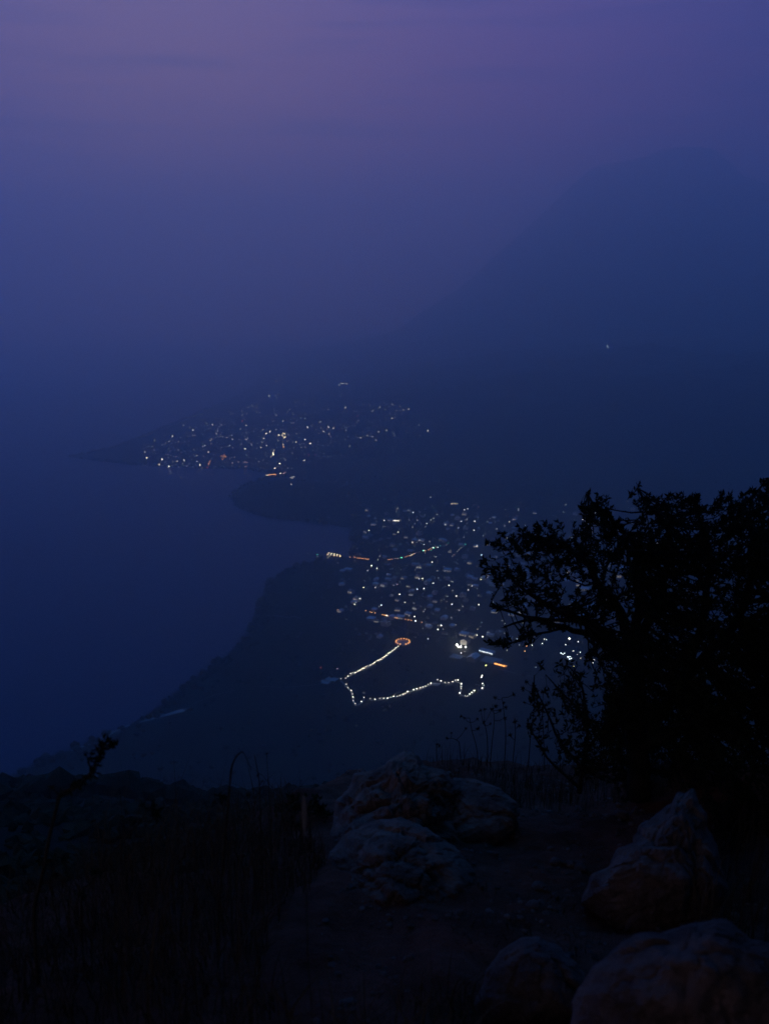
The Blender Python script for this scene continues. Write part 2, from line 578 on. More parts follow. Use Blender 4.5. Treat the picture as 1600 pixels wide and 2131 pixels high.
# ---- the string of white lamps around the garden
STRAIGHT = [(720, 1410), (724, 1406), (730, 1402), (734, 1400), (739, 1398), (745, 1395), (749, 1393), (754, 1391), (757, 1389),
            (761, 1387), (765, 1385), (770, 1383), (775, 1381), (779, 1378), (784, 1375), (788, 1373), (792, 1371), (796, 1368),
            (800, 1366), (804, 1363), (808, 1359), (812, 1356), (816, 1353), (820, 1350), (824, 1347), (828, 1344)]
BEND = [(709, 1413), (720, 1424), (725, 1430), (731, 1436), (733, 1443), (735, 1449), (735, 1457), (740, 1464), (752, 1460), (758, 1451)]
CURVE = [(771, 1453), (780, 1454), (791, 1453), (799, 1452), (806, 1451), (813, 1450), (819, 1448), (826, 1447), (832, 1446),
         (838, 1444), (843, 1441), (848, 1438), (861, 1434), (867, 1433), (874, 1431), (880, 1429), (885, 1426), (890, 1424), (897, 1421)]
ZIGZAG = [(910, 1414), (918, 1416), (926, 1419), (934, 1420), (942, 1418), (948, 1416), (953, 1415), (960, 1422), (959, 1427),
          (959, 1432), (956, 1441), (967, 1447), (972, 1446), (977, 1443), (982, 1440), (987, 1436), (990, 1433), (1003, 1431),
          (1007, 1426), (1003, 1422), (1004, 1414), (1001, 1409), (1003, 1405)]
rl = random.Random(2)
for pts, lab, grp in ((STRAIGHT, 'white lamp in the close straight row climbing to the orange ring of lights', 'straight row of garden lamps'),
                      (BEND, 'white lamp in the short bend below the foot of the straight lamp row', 'bend of garden lamps'),
                      (CURVE, 'white lamp in the long gentle curve along the bottom of the dark garden', 'curved row of garden lamps'),
                      (ZIGZAG, 'white lamp on the zigzag path at the end of the long lamp curve', 'zigzag of garden lamps')):
    for q in pts:
        v_ = rl.choice(((0.62, 5.0), (0.75, 7.0), (0.85, 8.0), (0.95, 9.5)))
        lamp_at(q[0] + rl.uniform(-.7, .7), q[1] + rl.uniform(-.7, .7), 'path_lamp', lab, 'lamp', grp, WHITE, v_[0], v_[1], 3.6)
    drape([(a, b + 3) for a, b in pts], 3.4, mat_pave, 'path', 0.3, 4.0)

# round plaza with its ring of orange lamps
pc = hit(838, 1337)
b = MB()
ring = [(pc.x + 15 * math.cos(a), pc.y + 18 * math.sin(a)) for a in [2 * math.pi * k / 40 for k in range(40)]]
inner = [(pc.x + 14 * math.cos(a), pc.y + 17 * math.sin(a)) for a in [2 * math.pi * k / 40 for k in range(40)]]
z0 = pc.z - 1.5; z1 = pc.z + 0.6
b.add([(*p, z0) for p in ring] + [(*p, z1 + 0.5) for p in ring] + [(*p, z1 + 0.5) for p in inner] + [(*p, z1) for p in inner],
      [(k, (k + 1) % 40, 40 + (k + 1) % 40, 40 + k) for k in range(40)] +
      [(40 + k, 40 + (k + 1) % 40, 80 + (k + 1) % 40, 80 + k) for k in range(40)] +
      [(80 + k, 80 + (k + 1) % 40, 120 + (k + 1) % 40, 120 + k) for k in range(40)] + [tuple(120 + k for k in range(40))])
tag(b.build('round_plaza', mat_pave), 'low round paved plaza ringed by orange lamps above the straight lamp row', 'plaza')
for k in range(15):
    a = 2 * math.pi * (k + 0.3) / 15
    if 4.35 < a < 4.75:
        continue
    place(('ring_lamp', 0), lamp_maker('ring_lamp', ORANGE, 0.95, 5.5, 2.6, True), 'ring_lamp',
          (pc.x + 13 * math.cos(a), pc.y + 16 * math.sin(a), z1), 'orange lamp in the ring around the round plaza', 'lamp', 'orange ring of lamps')

# ---- street lamps of the nearer town
def z3(X, Y): return (620 + X / 6.667, 1020 + Y / 6.667)
def z4(X, Y): return (840 + X / 6.667, 1020 + Y / 6.667)
def z5(X, Y): return (1040 + X / 4.444, 1020 + Y / 4.444)
def z6(X, Y): return (680 + X / 7.619, 1170 + Y / 7.619)
def z7(X, Y): return (860 + X / 7.619, 1170 + Y / 7.619)
def z8(X, Y): return (860 + X / 3.81, 1290 + Y / 3.81)


near = []      # (px, py, class, colour)
def put(fn, s, cls='m', col=WHITE):
    for q in s:
        near.append((*fn(q[0], q[1]), cls, col))


put(z3, [(1195, 420), (983, 556), (1390, 582), (1585, 725), (1020, 1045)], 'b')
put(z3, [(1383, 257), (1138, 912), (1563, 908)], 'm')
put(z3, [(1358, 295), (760, 352), (1088, 433), (1175, 503), (1143, 505), (1213, 508), (1385, 943), (865, 885), (1420, 412), (690, 35)], 's')
put(z3, [(1255, 507), (1385, 650), (785, 980)], 's', PINK)
put(z3, [(1110, 965)], 'm', YELLOW)
put(z4, [(838, 273), (130, 308), (318, 462), (575, 478), (797, 432), (983, 430), (972, 556), (1013, 772), (1075, 897), (393, 997), (885, 262)], 'b')
put(z4, [(370, 92), (463, 335), (413, 390), (377, 410), (187, 420), (127, 515), (757, 525), (1155, 440), (1408, 272), (1395, 492),
         (1293, 538), (1353, 602), (1430, 670), (832, 656), (217, 695), (280, 752), (877, 403), (1590, 255), (1590, 275)], 'm')
put(z4, [(700, 412), (855, 410), (1192, 395), (1265, 438), (1507, 413), (1527, 673), (1512, 628), (1100, 628), (250, 675), (650, 835),
         (675, 912), (790, 800), (765, 825), (745, 850), (360, 715), (445, 928), (370, 925)], 's')
put(z4, [(1152, 760), (1460, 438)], 'b', WARM)
put(z4, [(1415, 360), (1515, 372), (1560, 355), (1000, 200), (1035, 235), (700, 888), (1015, 1060)], 's', PINK)
put(z5, [(605, 135), (583, 203), (763, 270), (905, 132), (232, 325), (837, 355), (1180, 102), (1187, 155), (1197, 203), (1360, 188), (1525, 205)], 'm')
put(z5, [(190, 118), (860, 135), (515, 242), (388, 248), (687, 275), (178, 372), (123, 418), (130, 450), (472, 485), (180, 597), (318, 705),
         (1452, 490), (1585, 532), (573, 915), (560, 510), (490, 235)], 's')
put(z5, [(848, 387), (765, 557)], 'm', WARM)
put(z5, [(820, 402), (705, 148)], 's', WARM)
put(z6, [(710, 48), (798, 97), (1155, 510), (1515, 256), (1430, 425), (1540, 412), (862, 675), (440, 668), (1390, 857)], 'b')
put(z6, [(650, 132), (530, 577), (1465, 262), (1237, 632), (770, 392)], 'm')
put(z6, [(712, 78), (1058, 368), (828, 704), (1303, 847), (1575, 972), (1520, 1050), (600, 295), (460, 635)], 's')
put(z6, [(583, 402)], 'b', WARM)
put(z6, [(1112, 345)], 'm', PINK)
put(z7, [(313, 328), (565, 365), (682, 533), (610, 667), (1038, 667), (440, 995)], 'b')
put(z7, [(930, 377), (870, 435), (800, 485), (1253, 628), (1325, 778), (1448, 968), (385, 1057)], 'm')
put(z7, [(870, 360), (1175, 242), (1025, 520), (785, 692), (1480, 1003), (265, 980), (480, 68), (725, 757), (490, 580)], 's')
put(z7, [(1068, 270)], 'b', WARM)
put(z8, [(195, 73), (483, 110), (547, 130)], 'b')
put(z8, [(117, 147), (503, 122), (820, 148), (1037, 153), (940, 203), (378, 263)], 'm')
put(z8, [(237, 75), (838, 198), (970, 375), (1275, 432), (405, 250), (1297, 272), (740, 240)], 's')
put(z8, [(895, 205), (882, 248)], 'm', ORANGE)
put(z8, [(1268, 367)], 'm', YELLOW)
put(z8, [(573, 360)], 'b', YELLOW)
near += [(1330, 1013, 'm', WHITE), (1436, 1230, 'b', WHITE), (1508, 1242, 'b', COOL), (1565, 1122, 'm', WHITE), (1366, 1130, 's', WHITE),
         (1397, 1140, 's', WHITE), (1398, 1194, 's', WHITE), (1356, 1225, 's', WHITE), (1184, 1328, 'B', WHITE), (1243, 1331, 'B', WHITE)]
rx = random.Random(21)
for _ in range(70):
    near.append((rx.uniform(850, 1340), rx.uniform(1065, 1320), 's', rx.choice((WHITE, WHITE, COOL, WARM))))
for _ in range(16):
    near.append((rx.uniform(1120, 1300), rx.uniform(1315, 1400), rx.choice('sm'), rx.choice((WHITE, COOL))))
SIZE = {'s': (0.62, 3.2), 'm': (0.85, 6.0), 'b': (1.1, 8.5), 'B': (1.6, 12.0)}
NL = {'s': 'small faint {} street lamp among the dark houses of the nearer town',
      'm': 'small bright {} street lamp among the dark houses of the nearer town',
      'b': 'large bright {} street lamp among the dark houses of the nearer town',
      'B': 'brightest big {} lamp behind the left branches of the dark tree'}
for (x, y, cls, col) in near:
    r, s = SIZE[cls]
    lamp_at(x, y, 'street_lamp', NL[cls].format(CNAME[col]), 'street lamp', 'nearer town %s %s lamps' % ({'s': 'faint', 'm': 'bright', 'b': 'large', 'B': 'biggest'}[cls], CNAME[col]),
            col, r, s, 5.5)

# lamps in two cluster of bluish light behind the tree
for q in [(1168, 262), (1182, 270), (1195, 262), (1225, 298), (1238, 292), (1248, 305), (1235, 310), (1222, 290)]:
    lamp_at(*z8(*q), 'yard_lamp', 'bluish lamp in the tight cluster beyond the lower left branches', 'lamp', 'bluish cluster of lamps', COOL, 1.0, 6.0, 4.5)

# ---- orange street of tail lights: short rows
ROW1 = [z6(*q) for q in [(620, 768), (690, 782), (715, 790), (765, 802), (880, 828), (910, 835), (930, 839), (960, 846), (985, 853), (1030, 866),
                         (1050, 870), (1080, 876), (1110, 882), (1245, 902), (1295, 912), (1340, 920), (1505, 952)]]
for q in ROW1:
    lamp_at(*q, 'road_lamp', 'orange lamp in the thin slanting row across the middle of the nearer town', 'lamp', 'slanting orange row', ORANGE, 0.95, 4.5, 2.4)
for q in [z6(950, 840), z6(1010, 860), z6(1405, 928)]:
    lamp_at(*q, 'road_lamp', 'white lamp standing within the slanting orange row', 'lamp', 'white lamps in the orange row', WHITE, 1.2, 9.0, 4.0)
lamp_at(*z6(178, 748), 'road_lamp', 'lone orange lamp left of the slanting orange row', 'lamp', None, ORANGE, 1.3, 6.0, 3.0)
lamp_at(667, 1388, 'garden_lamp', 'tiny red lamp left of the straight lamp row', 'lamp', None, RED, 0.8, 4.0, 2.5)
lamp_at(702, 1390, 'garden_lamp', 'faint pinkish lamp just above the foot of the straight lamp row', 'lamp', None, PINK, 0.8, 3.0, 2.5)

# the pier: double row of orange lamps, then the approach road
for q in [(430, 873), (468, 882), (505, 888), (543, 895), (583, 903), (412, 892), (455, 897), (502, 908), (545, 915), (583, 920)]:
    lamp_at(*z3(*q), 'pier_lamp', 'amber lamp in the double row on the pier at the water', 'lamp', 'double row of pier lamps', WARM, 1.15, 8.0, 4.0, level=LAKE)
for q in [(415, 940), (455, 945), (470, 930), (435, 920)]:
    lamp_at(*z3(*q), 'pier_lamp', 'small dim lamp under the double row on the pier', 'lamp', 'small lamps under the pier', WARM, 0.6, 4.0, 1.5, level=LAKE)
for q in [(720, 927), (735, 928), (760, 930), (785, 933), (823, 940), (840, 940), (865, 943), (885, 945), (905, 945), (925, 950), (945, 953), (965, 955), (980, 957)]:
    lamp_at(*z3(*q), 'road_lamp', 'orange lamp in the line leading from the pier to the town', 'lamp', 'orange line behind the pier', ORANGE, 0.95, 4.5, 2.5)
lamp_at(*z3(272, 892), 'pier_lamp', 'green lamp out on the water end of the pier', 'lamp', None, GREEN, 0.9, 5.0, 4.0, level=LAKE)
lamp_at(*z3(275, 922), 'pier_lamp', 'dim white lamp just under the green lamp at the pier end', 'lamp', None, WHITE, 0.6, 4.0, 1.5, level=LAKE)
lamp_at(*z3(140, 875), 'pier_lamp', 'faint bluish lamp farthest out on the water beyond the green lamp', 'lamp', None, COOL, 0.8, 3.0, 1.5, level=LAKE)
# pier deck on posts
pa, pb = on_level(640, 1152, LAKE), on_level(740, 1162, LAKE)
dx = (pb - pa); L_ = dx.length; rz = math.atan2(dx.y, dx.x)
b = MB(); b.box((0, -9, 0.9), (L_, 3, 1.25), 0)
for k in range(int(L_ / 6) + 1):
    for yy in (-8, 2):
        b.tube([(k * 6, yy, -4), (k * 6, yy, 0.9)], 0.25, 5, 0)
pier = b.build('pier', mat_dock); pier.location = pa; pier.rotation_euler = (0, 0, rz)
tag(pier, 'long dark wooden pier reaching into the lake under amber lamps', 'pier')

# the market street: green, cyan and orange lights in a curve
for q, col, r in [((1255, 960), ORANGE, .9), ((1275, 958), ORANGE, .9), ((1300, 955), ORANGE, .9), ((1355, 950), PINK, .7), ((1490, 922), ORANGE, .9),
                  ((1515, 915), ORANGE, .9), ((1540, 905), ORANGE, .9), ((1575, 893), WARM, .9), ((1600, 885), WARM, .9)]:
    lamp_at(*z3(*q), 'market_lamp', '%s lamp in the curving line of coloured lights through the town' % CNAME[col], 'lamp', '%s lamps of the curved street' % CNAME[col], col, r, 4.5, 3.0)
for q, col, r in [((120, 895), WARM, .9), ((150, 880), PINK, .8), ((268, 838), GREEN, 1.1), ((278, 832), COOL, 1.0), ((302, 835), ORANGE, .9), ((345, 825), ORANGE, .9), ((370, 810), ORANGE, .9), ((405, 795), COOL, 1.5),
                  ((420, 803), GREEN, .9), ((440, 785), ORANGE, .9), ((470, 790), COOL, 1.0), ((500, 768), GREEN, .7), ((590, 755), PINK, .7), ((620, 730), GREEN, .6), ((380, 840), GREEN, .7),
                  ((853, 752), GREEN, 1.0)]:
    lamp_at(*z4(*q), 'market_lamp', '%s lamp in the curving line of coloured lights through the town' % CNAME[col], 'lamp', '%s lamps of the curved street' % CNAME[col], col, r, 5.5, 3.0)
lamp_at(*z3(1437, 935), 'market_lamp', 'bright green lamp at the left start of the curving coloured lights', 'lamp', None, GREEN, 1.3, 7.0, 3.5)

# ---- the far town on the point
def y1(X, Y): return (280 + X / 5.333, 800 + Y / 5.333)
def y2(X, Y): return (560 + X / 4.444, 780 + Y / 4.444)


far = []
def putf(fn, s, cls='m', col=WHITE):
    for q in s:
        far.append((*fn(*q), cls, col))


putf(y1, [(652, 505), (425, 577), (308, 830), (388, 908), (727, 890), (1497, 127), (1460, 547), (1505, 524), (1438, 592), (1538, 758), (1543, 780), (1228, 708), (1560, 930)], 'b')
putf(y1, [(540, 455), (797, 432), (868, 445), (925, 512), (910, 545), (858, 604), (845, 620), (785, 678), (760, 688), (820, 748), (695, 856), (225, 727), (388, 632),
          (118, 752), (535, 872), (553, 838), (1185, 298), (1203, 342), (1180, 490), (1080, 563), (1090, 608), (1237, 604), (1057, 670), (1310, 243), (1428, 497),
          (1410, 636), (1406, 694), (1467, 678), (1572, 496), (1548, 733), (1517, 802), (270, 882), (280, 885), (968, 450), (945, 462), (1240, 450), (480, 852)], 'm')
putf(y1, [(692, 478), (900, 585), (693, 788), (755, 930), (488, 632), (172, 745), (585, 898), (375, 770), (490, 730), (645, 562), (670, 560), (312, 665), (1060, 186),
          (1250, 322), (1092, 322), (1245, 535), (1088, 703), (1270, 257), (1365, 68), (1412, 138), (1470, 872), (1112, 805), (1155, 862), (1380, 857), (1088, 870),
          (1480, 447), (1255, 585), (985, 580), (1025, 588), (660, 725), (345, 645), (430, 845), (1300, 660), (1320, 520), (1570, 340), (620, 470)], 's')
putf(y1, [(230, 622)], 'm', WARM)
putf(y1, [(140, 812)], 'b', WARM)
putf(y1, [(772, 800), (1060, 823), (1575, 125), (465, 805), (1160, 610), (1190, 655), (1362, 265)], 's', PINK)
putf(y1, [(1197, 405), (808, 925)], 's', RED)
putf(y2, [(1022, 298), (550, 477), (98, 817), (332, 598), (383, 632), (325, 787), (358, 480), (1468, 508)], 'b')
putf(y2, [(650, 95), (670, 80), (685, 82), (715, 85), (195, 322), (130, 427), (330, 400), (475, 430), (555, 540), (705, 298), (957, 330), (1140, 270), (1240, 325), (1292, 315),
          (1133, 400), (1390, 458), (1085, 508), (1012, 523), (907, 556), (955, 570), (990, 600), (848, 575), (745, 655), (705, 508), (505, 518), (595, 491), (250, 622),
          (55, 865), (105, 912), (38, 720), (40, 740)], 'm')
putf(y2, [(227, 367), (935, 285), (1072, 322), (1175, 322), (1210, 290), (1163, 403), (700, 596), (1160, 560), (225, 617), (230, 672), (335, 667), (137, 770), (260, 540),
          (110, 495), (65, 500), (85, 605), (178, 550), (460, 335), (545, 322), (780, 335), (115, 218), (205, 1005), (403, 1052), (230, 437), (420, 352), (65, 60), (20, 757),
          (80, 460), (300, 665), (215, 725), (540, 497), (1565, 40)], 's')
putf(y2, [(318, 472), (135, 908), (150, 900), (1225, 360), (335, 355), (570, 573), (67, 190)], 's', PINK)
putf(y2, [(815, 380), (365, 738), (423, 743), (427, 835)], 's', RED)
putf(y2, [(130, 540), (145, 548), (122, 560), (150, 568), (138, 575), (95, 552)], 'b', WARM)
putf(y2, [(132, 643)], 'b', WARM)
putf(y2, [(133, 662)], 'b', ORANGE)
FSIZE = {'s': (1.1, 3.0), 'm': (1.45, 6.0), 'b': (1.9, 10.0)}
FL = {'s': 'tiny faint {} light in the hazy far town on the point',
      'm': 'small {} light in the hazy far town on the point',
      'b': 'bright {} light in the hazy far town on the point'}
for (x, y, cls, col) in far:
    if col == WHITE:
        col = FARW
    r, s = FSIZE[cls]
    lv = max(0, round((hit(x, y, 2800).length - 4600) / 600))
    s = round(s * 1.6 * math.exp(HAZE_DENS * 600 * lv), 2); r = round(r * (1 + 0.06 * lv), 2)
    lamp_at(x, y, 'town_light', FL[cls].format(CNAME[col]), 'town light', 'far town %s %s lights' % ({'s': 'faint', 'm': 'small', 'b': 'bright'}[cls], CNAME[col]),
            col, r, s, 7.0, 2800)
for q in [(960, 800), (975, 792), (990, 805), (1005, 795), (985, 820), (978, 832), (1015, 805), (995, 783)]:
    lamp_at(*y1(*q), 'plaza_lamp', 'orange light in the round orange patch at the far town waterfront', 'lamp', 'orange patch in the far town', ORANGE, 1.6, 4.0, 6.0, 2800)
for q in [(840, 848), (832, 862), (826, 876), (822, 886)]:
    lamp_at(*y1(*q), 'plaza_lamp', 'orange light in the short upright streak left of the round orange patch', 'lamp', 'orange streak in the far town', ORANGE, 1.6, 4.5, 6.0, 2800)
for q in [(1220, 860), (1235, 860), (1250, 860), (1228, 910), (1240, 905)]:
    lamp_at(*y1(*q), 'dock_lamp', 'pinkish light by the far town dock', 'lamp', 'pinkish dock lights', PINK, 1.4, 3.0, 5.0, 2800)
for k in range(9):
    lamp_at(*y1(1468 + 12.5 * k, 1005 - 1.5 * k), 'dock_lamp', 'orange light in the straight bar at the near edge of the far town', 'lamp', 'orange bar of dock lights', WARM if k < 2 else ORANGE, 1.6, 6.0, 5.0, 2600)
lamp_at(1264, 721, 'street_lamp', 'lone white light high on the dark slope of the volcano', 'street lamp', None, WHITE, 2.2, 90.0, 6.0, 2800)
for q in [(198, 950), (215, 946), (232, 942), (215, 955)]:
    lamp_at(*y2(*q), 'dock_lamp', 'greyish light in the soft pale patch right of the orange bar', 'lamp', 'pale patch of lights', WHITE, 1.8, 2.2, 5.0, 2400)

# ---- floodlit buildings of the nearer town
def house_mesh(name, w, d, h, roof, wallm, roofm, extra=None):
    b = MB()
    b.box((-w / 2, -d / 2, -2), (w / 2, d / 2, h), 0)
    e = 0.6
    if roof == 'gable':
        rh = h + w * 0.24
        for s in (-1, 1):
            b.add([(s * (w / 2 + e), -d / 2 - e, h - 0.2), (s * (w / 2 + e), d / 2 + e, h - 0.2), (0, d / 2 + e, rh), (0, -d / 2 - e, rh),
                   (s * (w / 2 + e), -d / 2 - e, h + 0.02), (s * (w / 2 + e), d / 2 + e, h + 0.02), (0, d / 2 + e, rh + 0.22), (0, -d / 2 - e, rh + 0.22)],
                  [(0, 1, 2, 3), (4, 5, 6, 7), (0, 1, 5, 4), (1, 2, 6, 5), (2, 3, 7, 6), (3, 0, 4, 7)], 1)
        for yy in (-d / 2 + 0.02, d / 2 - 0.02):
            b.add([(-w / 2, yy, h), (w / 2, yy, h), (0, yy, rh - 0.1)], [(0, 1, 2)], 0)
    elif roof == 'shed':
        b.add([(-w / 2 - e, -d / 2 - e, h), (w / 2 + e, -d / 2 - e, h), (w / 2 + e, d / 2 + e, h + d * 0.16), (-w / 2 - e, d / 2 + e, h + d * 0.16),
               (-w / 2 - e, -d / 2 - e, h + .2), (w / 2 + e, -d / 2 - e, h + .2), (w / 2 + e, d / 2 + e, h + d * 0.16 + .2), (-w / 2 - e, d / 2 + e, h + d * 0.16 + .2)],
              [(0, 1, 2, 3), (4, 5, 6, 7), (0, 1, 5, 4), (1, 2, 6, 5), (2, 3, 7, 6), (3, 0, 4, 7)], 1)
    else:
        b.box((-w / 2 - .2, -d / 2 - .2, h + 0.01), (w / 2 + .2, d / 2 + .2, h + 0.35), 1)
        b.box((-w / 4, -d / 4, h + 0.36), (0, 0, h + 2.4), 0)
    if extra:
        extra(b)
    return b.build(name, [wallm, roofm] + ([lit(*extra.m)] if extra else []))


def window_glow(w, d, h, n, m):
    def f(b):
        for k in range(n):
            x = -w / 2 + w * (k + 0.5) / n
            b.box((x - 0.55, -d / 2 - 0.12, h * 0.30), (x + 0.55, -d / 2 - 0.02, h * 0.66), 2)
            b.box((-w / 2 - 0.12, -d / 4 + k * 1.9, h * 0.3), (-w / 2 - 0.02, -d / 4 + k * 1.9 + 1.0, h * 0.62), 2)
    f.m = m
    return f


def big(px, py, name, label, rz, *a, cat='building', **k):
    p = hit(px, py)
    o = house_mesh(name, *a, **k)
    o.location = p; o.rotation_euler = (0, 0, rz)
    return tag(o, label, cat)


def front_strip(w, d, h, n=1):
    def f(b):
        for k in range(n):
            x = -w * 0.46 + 1.3 * k
            while x < w * 0.42:
                e = min(w * 0.46, x + w * (0.06 + 0.11 * ((x * 7.3) % 1.0)))
                b.box((x, -d / 2 - 0.5 - 2.6 * k, h * (0.42 + 0.2 * ((x * 3.7) % 1.0))), (e, -d / 2 - 0.2 - 2.6 * k, h * 0.85), 2)
                x = e + w * (0.03 + 0.05 * ((x * 5.1) % 1.0))
    return f


big(968, 1338, 'church', 'floodlit pale church with a dark gable roof left of the tree', R(-25), 13, 20, 8, 'gable', mat_wall, mat_rust)
fc = hit(963, 1342)
for dx_, dy_ in ((-5, -13.5), (4, -15.5), (-11.5, -3), (-9, -13)):
    q = fc + Vector((dx_, dy_, 0))
    q.z = float(height(np.array([q.x]), np.array([q.y]))[0])
    place('flood_lamp', lamp_maker('flood_lamp', WHITE, 0.7, 260.0, 2.4, True), 'flood_lamp', q, 'floodlight on the ground in front of the pale church', 'lamp', 'church floodlights')
f = front_strip(30, 9, 5); f.m = (COOL, 3.0, True)
big(1013, 1359, 'market_hall', 'long market hall with a bright bluish white lit front at the tree edge', R(-38), 30, 9, 5, 'shed', mat_wall, mat_tin, extra=f)
f = front_strip(26, 7, 4, 2); f.m = (ORANGE, 3.6, True)
big(1043, 1385, 'food_stall_hall', 'open stall hall with two glowing orange strips below the market hall', R(-36), 26, 7, 4, 'shed', mat_wall2, mat_rust, extra=f)
f = front_strip(44, 10, 7); f.m = (WARM, 4.0, True)
big(1231, 1090, 'school_building', 'long bright floodlit building half hidden by the upper tree branches', R(-4), 44, 10, 7, 'flat', mat_wall, mat_slab, extra=f)
f = front_strip(24, 9, 6); f.m = (WARM, 1.6, True)
big(945, 1049, 'chapel', 'softly glowing pale building at the top edge of the nearer town', R(3), 24, 9, 6, 'flat', mat_wall, mat_slab, extra=f)
f = front_strip(18, 7, 5); f.m = (WHITE, 5.0, True)
big(824, 1085, 'clinic', 'small building with a short row of white lit windows near the bay', R(2), 18, 7, 5, 'flat', mat_wall, mat_slab, extra=f)
big(985, 1372, 'warehouse', 'large dark warehouse with a pale tin roof below the church', R(-30), 16, 24, 7, 'gable', mat_wall2, mat_tin)
for px, py, lab, w_, d_ in ((1022, 1374, 'pale paved yard beside the warehouse below the church', 34, 26), (690, 1414, 'pale paved terrace at the foot of the straight lamp row', 20, 15),
                            (676, 1419, 'second pale terrace left of the lamp row foot', 18, 12), (905, 1424, 'small pale terrace at the right end of the long lamp curve', 15, 11),
                            (950, 1365, 'lit forecourt left of the warehouse roof', 22, 18)):
    p = hit(px, py); b = MB(); b.box((-w_ / 2, -d_ / 2, -3), (w_ / 2, d_ / 2, 0.7), 0); b.box((-w_ / 2, d_ / 2 - 0.4, 0.7), (w_ / 2, d_ / 2, 1.6), 0)
    o = b.build('terrace', mat_slab); o.location = p; o.rotation_euler = (0, 0, R(-28)); tag(o, lab, 'terrace')

# ---- dark houses
VAR = [('gable', 8, 11, 3.4, 'wall', 'tin'), ('shed', 9, 7, 3.2, 'wall', 'tin'), ('flat', 9, 10, 5.8, 'wall', 'slab'), ('gable', 7, 9, 3.2, 'wall2', 'rust'),
       ('shed', 12, 8, 3.4, 'wall2', 'tin'), ('flat', 8, 8, 3.4, 'wall2', 'slab')]
MM = {'wall': mat_wall, 'wall2': mat_wall2, 'tin': mat_tin, 'rust': mat_rust, 'slab': mat_slab}
RN = {'tin': 'pale tin roof', 'rust': 'rusty roof', 'slab': 'flat concrete roof'}
rnd = random.Random(5)
spots = []
ZONES = [((760, 1060), (1330, 1130), 60), ((800, 1120), (1400, 1220), 95), ((770, 1200), (1300, 1330), 85), ((700, 1180), (800, 1300), 10)]
for (x0, y0), (x1, y1_), n in ZONES:
    k = 0
    while k < n:
        x = rnd.uniform(x0, x1); y = rnd.uniform(y0, y1_)
        p = hit(x, y)
        if p.z < LAKE + 0.6 or any((p.x - q.x) ** 2 + (p.y - q.y) ** 2 < 190 for q in spots):
            k += 0.2
            continue
        spots.append(p); k += 1
for i, p in enumerate(spots):
    v = VAR[rnd.randrange(len(VAR))]
    rz = R(-25) + rnd.choice((0, math.pi / 2)) + rnd.uniform(-0.15, 0.15)
    kind = {'gable': 'gabled', 'shed': 'lean-to', 'flat': 'flat-topped'}[v[0]]
    if i % 3 == 0:
        wc = (WARM, 1.0, False) if i % 2 else (WHITE, 0.9, False)
        rz = R(-25) + rnd.uniform(-0.25, 0.25)
        place(('lit_house', v, wc), lambda v=v, wc=wc: house_mesh('lit_house', v[1], v[2], v[3], v[0], MM[v[4]], MM[v[5]], window_glow(v[1], v[2], v[3], 3, wc)), 'lit_house', p,
              '%s house with dim %s windows, %s and %s walls, in nearer town' % (kind, CNAME[wc[0]], RN[v[5]], 'pale' if v[4] == 'wall' else 'grey'), 'house',
              '%s houses with %s windows, %s, %s' % (kind, CNAME[wc[0]], RN[v[5]], v[4].replace('2', ' grey')), rz, rnd.uniform(1.0, 1.5))
        continue
    lab = 'unlit %s house under a %s in the nearer town, %s walls' % (kind, RN[v[5]], 'pale' if v[4] == 'wall' else 'grey')
    place(('house', v), lambda v=v: house_mesh('house', v[1], v[2], v[3], v[0], MM[v[4]], MM[v[5]]), 'house', p, lab, 'house',
          'unlit %s houses, %s, %s' % (kind, RN[v[5]], v[4].replace('2', ' grey')), rz, rnd.uniform(1.0, 1.5))

# ---- woods and orchards: canopy clumps too many to count
mat_woods = node_mat('tree_canopy_far', (0.018, 0.021, 0.012), 0.95, 0.5, 0.15, spec=0.05)
b = MB(); rw = random.Random(9)
SP = np.array([(p.x, p.y) for p in spots])
n = 0
cand = []
while n < 7200:
    az = rw.uniform(-0.40, 0.36); q = math.exp(rw.uniform(math.log(250), math.log(3600)))
    cand.append((math.sin(az) * q, math.cos(az) * q)); n += 1
cand = np.array(cand)
Z = height(cand[:, 0], cand[:, 1]); D = coast_dist(cand[:, 0], cand[:, 1])
den = vnoise(cand[:, 0] / 70, cand[:, 1] / 70, 77, 3)
for (x, y), z, d, dn in zip(cand, Z, D, den):
    if z < LAKE + 0.5 or d < 3:
        continue
    if len(SP) and np.min((SP[:, 0] - x) ** 2 + (SP[:, 1] - y) ** 2) < 120:
        continue
    if d > 60 and dn < -0.12:
        continue
    r = rw.uniform(2.2, 5.2) * (1.25 if d < 40 else 1.0)
    b.ball((x, y, z + r * 0.55), r, 0, rw.uniform(0.7, 1.05), 0.28, rw)
# a denser fringe along the near shore and the headland
for (x0, y0), (x1, y1_) in zip(COAST[:-1], COAST[1:]):
    L_ = math.hypot(x1 - x0, y1_ - y0)
    if math.hypot(x0, y0) > 6200 or y0 < 500 or L_ > 2500:
        continue
    for k in range(int(L_ / 6)):
        t = rw.random(); x = x0 + (x1 - x0) * t + rw.uniform(-16, 16); y = y0 + (y1_ - y0) * t + rw.uniform(-16, 16)
        z = float(height(np.array([x]), np.array([y]))[0])
        if z < LAKE - 0.6:
            continue
        r = rw.uniform(2.5, 7.5)
        b.ball((x, y, max(z, LAKE) + r * 0.5), r, 0, rw.uniform(0.7, 1.1), 0.3, rw)
